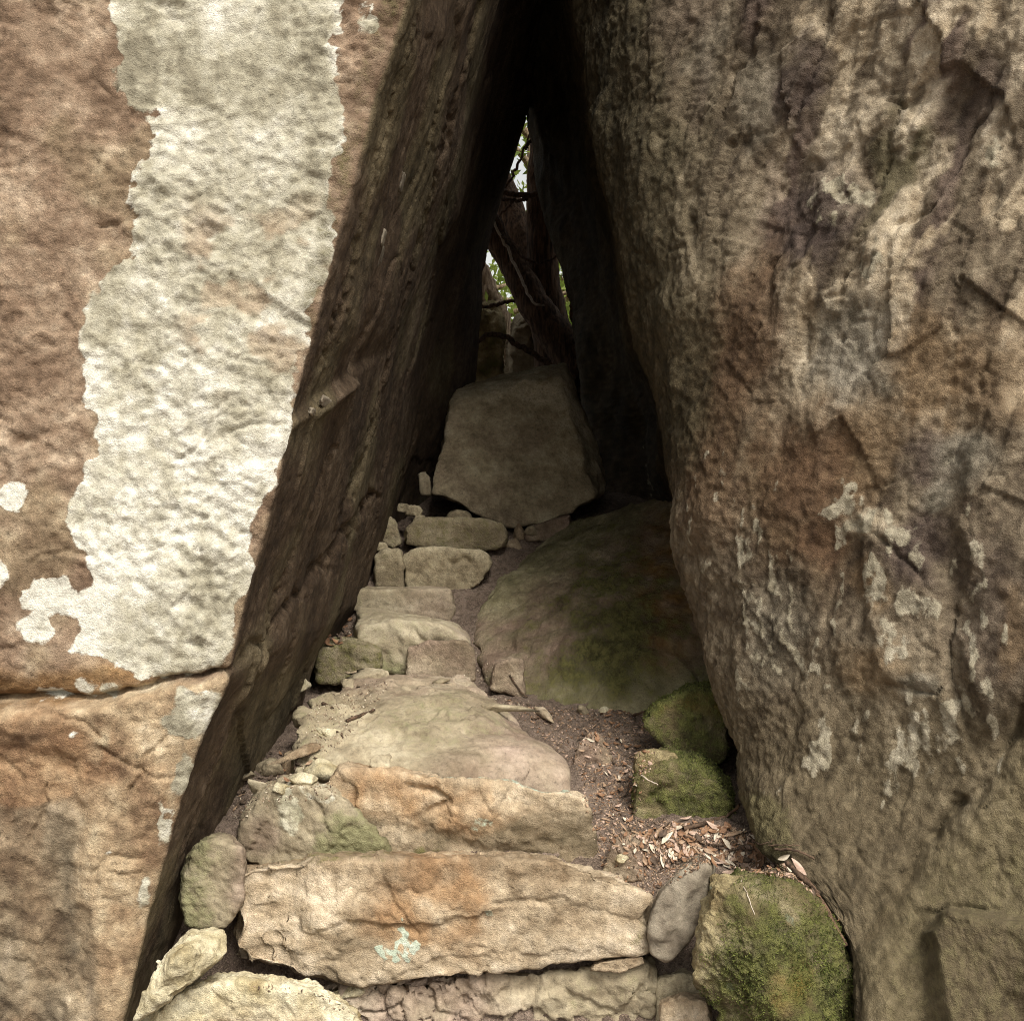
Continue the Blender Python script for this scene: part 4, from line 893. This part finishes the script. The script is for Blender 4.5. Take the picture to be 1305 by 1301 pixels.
for k in range(15):
    LEAVES.append(leaf_mesh('dry_leaf', random.uniform(.035, .07), random.uniform(.007, .017), random.uniform(-.25, .5), random.uniform(-.2, .7), random.uniform(-.3, .4), LEAF_MATS[k % 5], k))
def put(me, loc, nor, spin, tilt=.35, lift=.002, scale=1.0, name='dry_leaf'):
    o = bpy.data.objects.new(name, me); COL.objects.link(o)
    n = (nor + Vector((random.uniform(-tilt, tilt), random.uniform(-tilt, tilt), random.uniform(0, tilt)))).normalized()
    q = n.to_track_quat('Z', 'Y'); m = q.to_matrix().to_4x4() @ Matrix.Rotation(spin, 4, 'Z') @ Matrix.Scale(scale, 4)
    o.matrix_world = Matrix.Translation(loc + n * lift) @ m
    return o
HEAP = [(815, 1062), (858, 1050), (900, 1050), (950, 1056), (985, 1075), (1030, 1100), (1050, 1140), (1010, 1120), (960, 1112), (910, 1100), (860, 1096), (820, 1100)]
def in_poly(x, y, poly):
    c = False
    for (ax, ay), (bx, by) in zip(poly, poly[1:] + poly[:1]):
        if (ay > y) != (by > y) and x < (bx - ax) * (y - ay) / (by - ay) + ax: c = not c
    return c
def scatter(poly, n, kinds, label, group, smin=.7, smax=1.1, tilt=.4):
    xs = [p[0] for p in poly]; ys = [p[1] for p in poly]; c = 0; tries = 0
    while c < n and tries < n * 20:
        tries += 1
        x, y = random.uniform(min(xs), max(xs)), random.uniform(min(ys), max(ys))
        if not in_poly(x, y, poly): continue
        loc, nor, ob = hit(x, y)
        if loc is None or nor.z < .15 or ob in (LEFT, RIGHT): continue
        k = random.choice(kinds)
        o = put(random.choice(LEAVES[k::5]), loc, nor, random.uniform(0, 6.28), tilt, random.uniform(.001, .008), random.uniform(smin, smax))
        tag(o, label, 'leaf', group, 'thing'); c += 1
scatter(HEAP, 190, [0, 0, 1, 1, 2, 3, 3, 4], 'small loose dry leaf in the litter heap above the mossy boulder', 'dry leaves heaped by the right boulder', .35, .9)
scatter([(745, 900), (800, 905), (815, 950), (810, 1040), (830, 1090), (800, 1110), (765, 1040), (740, 960)], 110, [0, 0, 3, 3, 4, 1, 2], 'small dry leaf fragment lying on the dirt path', 'leaf fragments on the dirt path', .25, .62, .25)
scatter([(290, 985), (340, 960), (400, 960), (420, 990), (330, 1010), (295, 1040)], 34, [4, 4, 4, 3, 0], 'dark dry leaf in the debris beside left boulder foot', 'dark leaves at the foot of left boulder', .35, .7)
scatter([(408, 830), (425, 780), (450, 760), (455, 810), (430, 825)], 22, [4, 4, 4, 3], 'dark withered leaf in the corner by the tread slabs', 'dark leaves beside the tread slabs', .6, 1.0)
for x, y, k, sc, sp, lb in ((874, 1046, 1, .85, .4, 'curled round pink leaf at upper end of the heap'), (925, 1075, 2, 1.0, 2.2, 'white pointed leaf standing in middle of litter heap'), (897, 1088, 2, .9, .1, 'pale cream leaf above the grey leaning stone'),
                            (1000, 1090, 2, 1.0, .5, 'pale leaf at right end of the heap beside boulder'), (1018, 1106, 1, 1.2, 2.3, 'broad pinkish leaf hanging over the right rim'), (930, 1113, 1, 1.0, .1, 'flat pink leaf on the top edge of mossy boulder')):
    loc, nor, ob = hit(x, y)
    o = put(LEAVES[k], loc, nor, sp, .2, .010, sc); tag(o, lb, 'leaf')

# crumbs of bark and leaf too small to count
def chips(name, polys, n, smin, smax, mats, label):
    Vs, Qs, mi = [], [], []; c = 0; tries = 0; off = 0
    while c < n and tries < n * 6:
        tries += 1
        poly = random.choices(polys, [p[1] for p in polys])[0][0]
        xs = [p[0] for p in poly]; ys = [p[1] for p in poly]
        x, y = random.uniform(min(xs), max(xs)), random.uniform(min(ys), max(ys))
        if not in_poly(x, y, poly): continue
        loc, nor, ob = hit(x, y)
        if loc is None or nor.z < .2 or ob in (LEFT, RIGHT): continue
        s = random.uniform(smin, smax) * random.uniform(.5, 1); w = s * random.uniform(.2, .6); h = s * random.uniform(.06, .2)
        n_ = (nor + Vector((random.uniform(-.5, .5), random.uniform(-.5, .5), .2))).normalized()
        M = Matrix.Translation(loc + n_ * h) @ n_.to_track_quat('Z', 'Y').to_matrix().to_4x4() @ Matrix.Rotation(random.uniform(0, 6.28), 4, 'Z')
        for q in ((-s, -w * .4, -h), (0, -w, -h), (s, 0, -h), (-s * .1, w, -h), (-s * .9, -w * .3, h), (0, -w * .9, h * 1.8), (s * .95, .1 * w, h), (-s * .1, w * .9, h)):
            Vs.append(M @ Vector(q))
        for f in ((0, 3, 2, 1), (4, 5, 6, 7), (0, 1, 5, 4), (1, 2, 6, 5), (2, 3, 7, 6), (3, 0, 4, 7)): Qs.append([off + i for i in f]); 
        mi += [random.randrange(len(mats))] * 6
        off += 8; c += 1
    me = mesh_np(name, np.array(Vs), np.array(Qs), smooth=False)
    for m in mats: me.materials.append(m)
    me.polygons.foreach_set('material_index', np.array(mi, np.int32))
    tag(link(name, me), label, 'litter', kind='stuff')
PATH = [(640, 890), (700, 900), (820, 908), (835, 960), (810, 1040), (880, 1050), (900, 1100), (830, 1140), (770, 1110), (745, 1030), (735, 980), (680, 930)]
chips('leaf_litter', [(PATH, 6), (HEAP, 4)], 4600, .003, .010, [LEAF_MATS[0], LEAF_MATS[3], LEAF_MATS[4], M_chip, LEAF_MATS[1]], 'brown crumbs of leaf and bark covering the dirt path')
chips('bark_litter', [(HEAP, 1), ([(985, 1080), (1035, 1095), (1062, 1140), (1072, 1190), (1045, 1150), (1010, 1118)], 1), (PATH, 1.2)], 620, .006, .016, [LEAF_MATS[3], LEAF_MATS[4], LEAF_MATS[4], LEAF_MATS[0], LEAF_MATS[1]], 'broken bark and leaf bits packed under the leaf heap')
chips('stone_grit', [([(285, 1010), (340, 965), (420, 975), (430, 1020), (360, 1020), (300, 1050)], 3), ([(390, 900), (450, 870), (500, 865), (480, 900), (420, 960), (390, 950)], 2), ([(645, 700), (650, 672), (690, 668), (700, 680), (660, 700)], 1), ([(300, 1250), (400, 1262), (460, 1295), (400, 1280)], 1),
                     ([(400, 800), (450, 750), (460, 800), (420, 830)], 1), ([(600, 800), (640, 870), (700, 905), (640, 900), (590, 860)], 2)], 1500, .0025, .007, [M_chip, LEAF_MATS[4], LEAF_MATS[2], M_chip], 'fine grit and crumbs lying on the step stones')

# twigs
def tube(name, pts, radii, mat, seg=7, seed=0, jit=.0):
    pts = [Vector(p) for p in pts]; rr = np.random.default_rng(seed); V = []
    n = len(pts)
    up = Vector((.31, .2, .93))
    for i, p in enumerate(pts):
        t = (pts[min(i + 1, n - 1)] - pts[max(i - 1, 0)]).normalized()
        a = t.cross(up).normalized(); b = t.cross(a)
        for k in range(seg):
            an = 2 * math.pi * k / seg; r = radii[i] * (1 + jit * rr.normal())
            V.append(p + (a * math.cos(an) + b * math.sin(an)) * r)
    Q = [(i * seg + k, i * seg + (k + 1) % seg, (i + 1) * seg + (k + 1) % seg, (i + 1) * seg + k) for i in range(n - 1) for k in range(seg)]
    V = [tuple(v) for v in V]; c0 = len(V); V += [tuple(pts[0]), tuple(pts[-1])]
    Q += [(c0, (k + 1) % seg, k, k) for k in range(seg)] if False else []
    return np.array(V[:c0]), np.array(Q)
def smooth_path(pts, n, wob=0.0, seed=0):
    P = np.array(pts, float); t = np.linspace(0, len(P) - 1, n); rr = np.random.default_rng(seed); out = []
    for q in t:
        i = int(min(q, len(P) - 2)); f = q - i
        p0, p1, p2, p3 = P[max(i - 1, 0)], P[i], P[i + 1], P[min(i + 2, len(P) - 1)]
        out.append(.5 * ((2 * p1) + (-p0 + p2) * f + (2 * p0 - 5 * p1 + 4 * p2 - p3) * f * f + (-p0 + 3 * p1 - 3 * p2 + p3) * f ** 3))
    out = np.array(out); out[1:-1] += rr.normal(size=(n - 2, 3)) * wob; return out
def twig(pp, r0, r1, mat, label, lift=.004, group='twigs lying by the steps'):
    P = []
    for x, y in pp:
        loc, nor, ob = hit(x, y)
        if loc is None: return
        P.append(np.array(loc) + np.array(nor) * lift)
    P = smooth_path(P, 14, .0012, len(label)); V, Q = tube('twig', P, np.linspace(r0, r1, 14), mat, 6, 3, .1)
    tag(link_world('twig', V, Q, mat), label, 'twig', group)
twig([(868, 1058), (900, 1052), (930, 1042), (947, 1025)], .008, .004, M_twig, 'dark crooked stick at top of the leaf heap against boulder', .012)
twig([(990, 1080), (1015, 1084), (1036, 1092)], .004, .003, M_twig, 'short dark stick at right end of leaf heap', .012)
twig([(1008, 1110), (1030, 1130), (1055, 1165), (1076, 1208)], .010, .006, M_bark, 'long strip of bark sagging along right boulder foot', .010)
twig([(1000, 1106), (1020, 1122), (1040, 1140)], .007, .005, M_twig, 'dark strip of bark beside the long sagging strip', .016)
twig([(800, 978), (818, 988), (838, 998)], .003, .002, M_twig_pale, 'thin pale stick beside the yellow stone knob', .006)
twig([(408, 875), (430, 876), (458, 876)], .003, .002, M_twig, 'thin straight dark stick across top of worn rock', .003)
twig([(440, 920), (460, 913), (477, 905)], .007, .004, M_twig, 'stubby dark stick lying on left of worn rock', .005)
twig([(412, 898), (424, 904)], .008, .006, M_twig, 'short thick bark piece on the worn rock', .004)
twig([(425, 930), (438, 938)], .005, .004, M_twig, 'small bark piece beside the white flat pebble', .004)
twig([(678, 918), (690, 914), (704, 909)], .005, .003, M_twig, 'dark stick at foot of the sloping boulder', .004)
twig([(807, 913), (822, 907)], .006, .003, M_twig, 'dark stub beside the moss topped block', .006)
twig([(650, 860), (662, 880), (672, 890)], .004, .003, M_twig, 'thin stick by the brown half buried stone', .004)
twig([(944, 1122), (952, 1140), (960, 1165)], .0015, .001, M_twig_pale, 'thin straw hanging down the mossy boulder', .004)
for a in range(5):
    twig([(870 + a * 28, 1066 + (a % 3) * 9), (888 + a * 28, 1072 + (a * 5) % 13), (905 + a * 28, 1068 + (a * 7) % 17)], .003, .0015, M_twig, ('thin twig in the heap just below the curled pink leaf', 'thin twig left of middle in the leaf heap', 'thin twig in the very middle of the leaf heap', 'thin twig right of middle in the leaf heap', 'thin twig in the heap closest to right boulder')[a], .012)

# flakes of paler stone chipped from the left boulder's passage side (parts of that boulder)
def flake(cx, cy, rx, ry, ang, label=None):
    loc, nor, ob = hit(cx, cy)
    if loc is None or ob is not LEFT: return
    L, Q = box_lattice(14, 10, 6)
    d = loc.y; ca, sa = math.cos(math.radians(ang)), math.sin(math.radians(ang))
    n = Vector((.957, 0, -.29)); e1 = Vector((0, 1, 0)); e1 = (e1 - n * e1.dot(n)).normalized(); e2 = n.cross(e1)
    if e2.z < 0: e2 = -e2
    s = (L / (np.abs(L) ** 5).sum(1)[:, None] ** .2)
    s = s * (1 + .18 * fbm(s * 1.7, 3, int(cx)))[:, None]
    # size along the wall: ry up the lean, rx into depth (foreshortened, so widened)
    hu = ry / F * d; hw = rx / F * d * 2.6
    dirv = (e2 * 1.0).normalized()
    V = np.array(loc) + s[:, :1] * hw * np.array(e1) + s[:, 1:2] * hu * np.array(dirv) + s[:, 2:3] * .006 * np.array(n)
    z0 = np.zeros(len(V))
    o = link_world('flake', V, Q, M_grey.mat, dict(moss=z0, lichen=z0, stone_colour=pal_col(stone_f(V, int(cx)), M_grey.pal) * (1.0 if cy > 400 else .65)), parent=LEFT)
for a in ((512, 232, 4, 12, 0), (488, 303, 4, 10, 0), (484, 328, 4, 14, 0), (415, 513, 12, 7, 0), (398, 525, 7, 5, 0)): flake(*a)

# ------------------------------------------------------------------ fallen wood behind the gap
def log(name, label, pts, radii, mat, cat='log', n=26, seg=16, seed=1, group=None, jit=.03):
    P = smooth_path([W(*q) for q in pts], n, .006, seed); R = np.interp(np.linspace(0, 1, n), np.linspace(0, 1, len(radii)), radii)
    V, Q = tube(name, P, R, mat, seg, seed, jit)
    return tag(link_world(name, V, Q, mat), label, cat, group)
GL = 'fallen wood behind the passage'
log('leaning_log', 'thick brown log leaning diagonally across the gap', [(600, 150, 8.2), (640, 255, 8.0), (672, 335, 7.8), (715, 450, 7.5), (735, 520, 7.3)], [.12, .13, .14, .15], M_bark, seed=2, group=GL)
log('dead_trunk', 'black upright dead trunk in the middle of the gap', [(700, 60, 7.4), (692, 200, 7.4), (690, 300, 7.4), (700, 420, 7.4), (708, 520, 7.4)], [.10, .10, .11, .14], M_bark, cat='trunk', seed=4, group=GL)
log('leaning_log', 'dark log crossing low from the leaning log to right boulder', [(610, 262, 7.3), (650, 330, 7.3), (690, 400, 7.2), (745, 480, 7.1)], [.07, .10, .13], M_bark, seed=5, group=GL)
log('broken_trunk', 'light brown split trunk at the lower left of gap', [(612, 335, 8.4), (622, 375, 8.4), (632, 410, 8.4), (640, 470, 8.4)], [.04, .09, .11, .12], M_bark_pale, cat='trunk', seed=6, group=GL)
log('branch', 'dark level branch bridging the bright triangle gap', [(612, 244, 7.2), (640, 243, 7.2), (660, 249, 7.15), (700, 245, 7.1)], [.016, .018, .02], M_twig, cat='branch', seg=8, seed=7, group=GL)
log('branch', 'thinner branch sagging just below the level one', [(625, 252, 7.3), (650, 256, 7.2), (672, 254, 7.1)], [.012, .012, .010], M_twig, cat='branch', seg=8, seed=8, group=GL)
log('pale_vine', 'pale bare stem trailing down over the leaning log', [(625, 268, 7.2), (633, 292, 7.2), (648, 320, 7.2), (660, 345, 7.15), (672, 372, 7.1), (682, 386, 7.05), (694, 390, 7.05)], [.006, .010, .010, .009, .005], M_twig_pale, cat='vine', seg=7, seed=9, group=GL)
log('orange_bark_slab', 'rusty strip of bark right of the narrow bright slit', [(731, 372, 7.6), (737, 395, 7.6), (744, 430, 7.6), (748, 480, 7.2)], [.015, .03, .035, .04], LEAF_MATS[3], cat='bark', seed=10, group=GL)
for (nm, pp, rr_) in (('crooked dark branch rising left of the leaning log', [(606, 380, 7.5), (618, 330, 7.5), (628, 285, 7.5), (650, 262, 7.5)], [.014, .012, .008]), ('dark twiggy branch hooking over top of dead trunk', [(670, 190, 7.3), (684, 172, 7.3), (702, 168, 7.3), (716, 185, 7.3)], [.012, .014, .008]),
                      ('thin branch running beside the pale stem', [(640, 300, 7.1), (662, 325, 7.1), (690, 335, 7.1), (716, 322, 7.1)], [.008, .009, .006]), ('dark root like branch above the wedge boulder', [(600, 440, 7.0), (630, 425, 7.0), (660, 440, 7.0), (700, 462, 6.95)], [.014, .018, .02])):
    log('branch', nm, pp, rr_, M_twig, cat='branch', seg=7, seed=len(nm), group=GL)
log('branch', 'thin dark branch slanting up through bright triangle gap', [(634, 262, 7.6), (650, 228, 7.6), (662, 205, 7.6), (676, 168, 7.6)], [.012, .011, .007], M_twig, cat='branch', seg=7, seed=17, group=GL)
log('branch', 'dark forked branch behind the dead trunk near narrow slit', [(700, 300, 7.7), (716, 335, 7.7), (726, 370, 7.7), (730, 410, 7.7)], [.012, .013, .015], M_twig, cat='branch', seg=7, seed=18, group=GL)
log('branch', 'dark stick crossing in front of the split trunk', [(600, 392, 7.5), (622, 390, 7.5), (645, 386, 7.45), (668, 380, 7.4)], [.010, .014, .012], M_twig, cat='branch', seg=7, seed=19, group=GL)
rock('far_rock', 'grey lit rock seen through the gap behind the wedge boulder', 'rock',
     fr([(648, 520), (650, 440), (658, 418), (672, 412), (690, 440), (705, 470), (700, 520)], 7.6, 8.1, .12), M_step, p=16, px_step=2.4, chip=2.6, rough=2.5)
rock('far_rock', 'mossy rubble rock seen at left of the gap', 'rock',
     fr([(590, 520), (596, 405), (612, 392), (634, 398), (642, 425), (640, 520)], 7.9, 8.4, .1), M_mossy, p=14, px_step=2.4, chip=3.0, rough=2.5, moss=lambda px, py, V, N: .3 + .4 * nz(V, 6, 3))
# ------------------------------------------------------------------ trees in the light beyond
def tree(x, y, h, cr, label, seed, n=2600, lean=0.0):
    rr = np.random.default_rng(seed); z0 = float(np.interp(y, GY, GZ)) - .1
    root = bpy.data.objects.new('forest_tree', None); COL.objects.link(root); root.location = (x, y, z0)
    tag(root, label, 'tree', 'forest trees beyond the passage')
    P = smooth_path([(0, 0, 0), (lean * .3, 0, h * .35), (lean * .6, .2, h * .7), (lean, .1, h)], 16, .02, seed)
    V, Q = tube('trunk', P, np.linspace(.16, .03, 16), M_bark_pale, 10, seed, .06)
    link('trunk', mesh_np('trunk', V, Q), M_bark_pale, parent=root)
    Vs, Qs = [], []; off = 0; cl = []
    for b in range(14):
        t = rr.uniform(.22, .98); i = int(t * 15); p = P[i]; an = rr.uniform(0, 6.28); L = cr * rr.uniform(.5, 1) * (1.1 - .5 * t)
        e = p + np.array([math.cos(an) * L, math.sin(an) * L, L * rr.uniform(.1, .6)])
        v, q = tube('limb', smooth_path([p, (p + e) / 2 + np.array([0, 0, .1 * L]), e], 7), np.linspace(.04, .008, 7), None, 6, seed)
        link('limb', mesh_np('limb', v, q), M_bark_pale, parent=root)
        for k in range(5): cl.append(p + (e - p) * rr.uniform(.35, 1.1) + rr.normal(size=3) * .18 * cr * .6)
    cl = np.array(cl); c = cl[rr.integers(0, len(cl), n)] + rr.normal(size=(n, 3)) * np.array([.28, .28, .18])
    a = rr.normal(size=(n, 3)); a /= np.linalg.norm(a, axis=1)[:, None]; b_ = np.cross(a, rr.normal(size=(n, 3))); b_ /= np.linalg.norm(b_, axis=1)[:, None]
    s = rr.uniform(.035, .08, n)[:, None]
    V = np.stack([c - a * s, c + b_ * s * .4, c + a * s, c - b_ * s * .4], 1).reshape(-1, 3)
    Q = np.arange(4 * n).reshape(-1, 4)
    link('crown', mesh_np('crown', V, Q), M_green, parent=root)
tree(.55, 12.5, 5.2, 2.0, 'leafy young tree nearest behind the gap', 31, 3200, .5)
tree(.26, 9.6, 4.4, 1.3, 'small leafy sapling close behind the dead trunk', 34, 2000, -.1)
tree(1.6, 15.0, 6.5, 2.2, 'taller leafy tree behind and right of the nearest one', 32, 3200, -.4)
tree(-.75, 11.2, 7.0, 2.3, 'leafy tree furthest left beyond the passage', 33, 6000, .5)
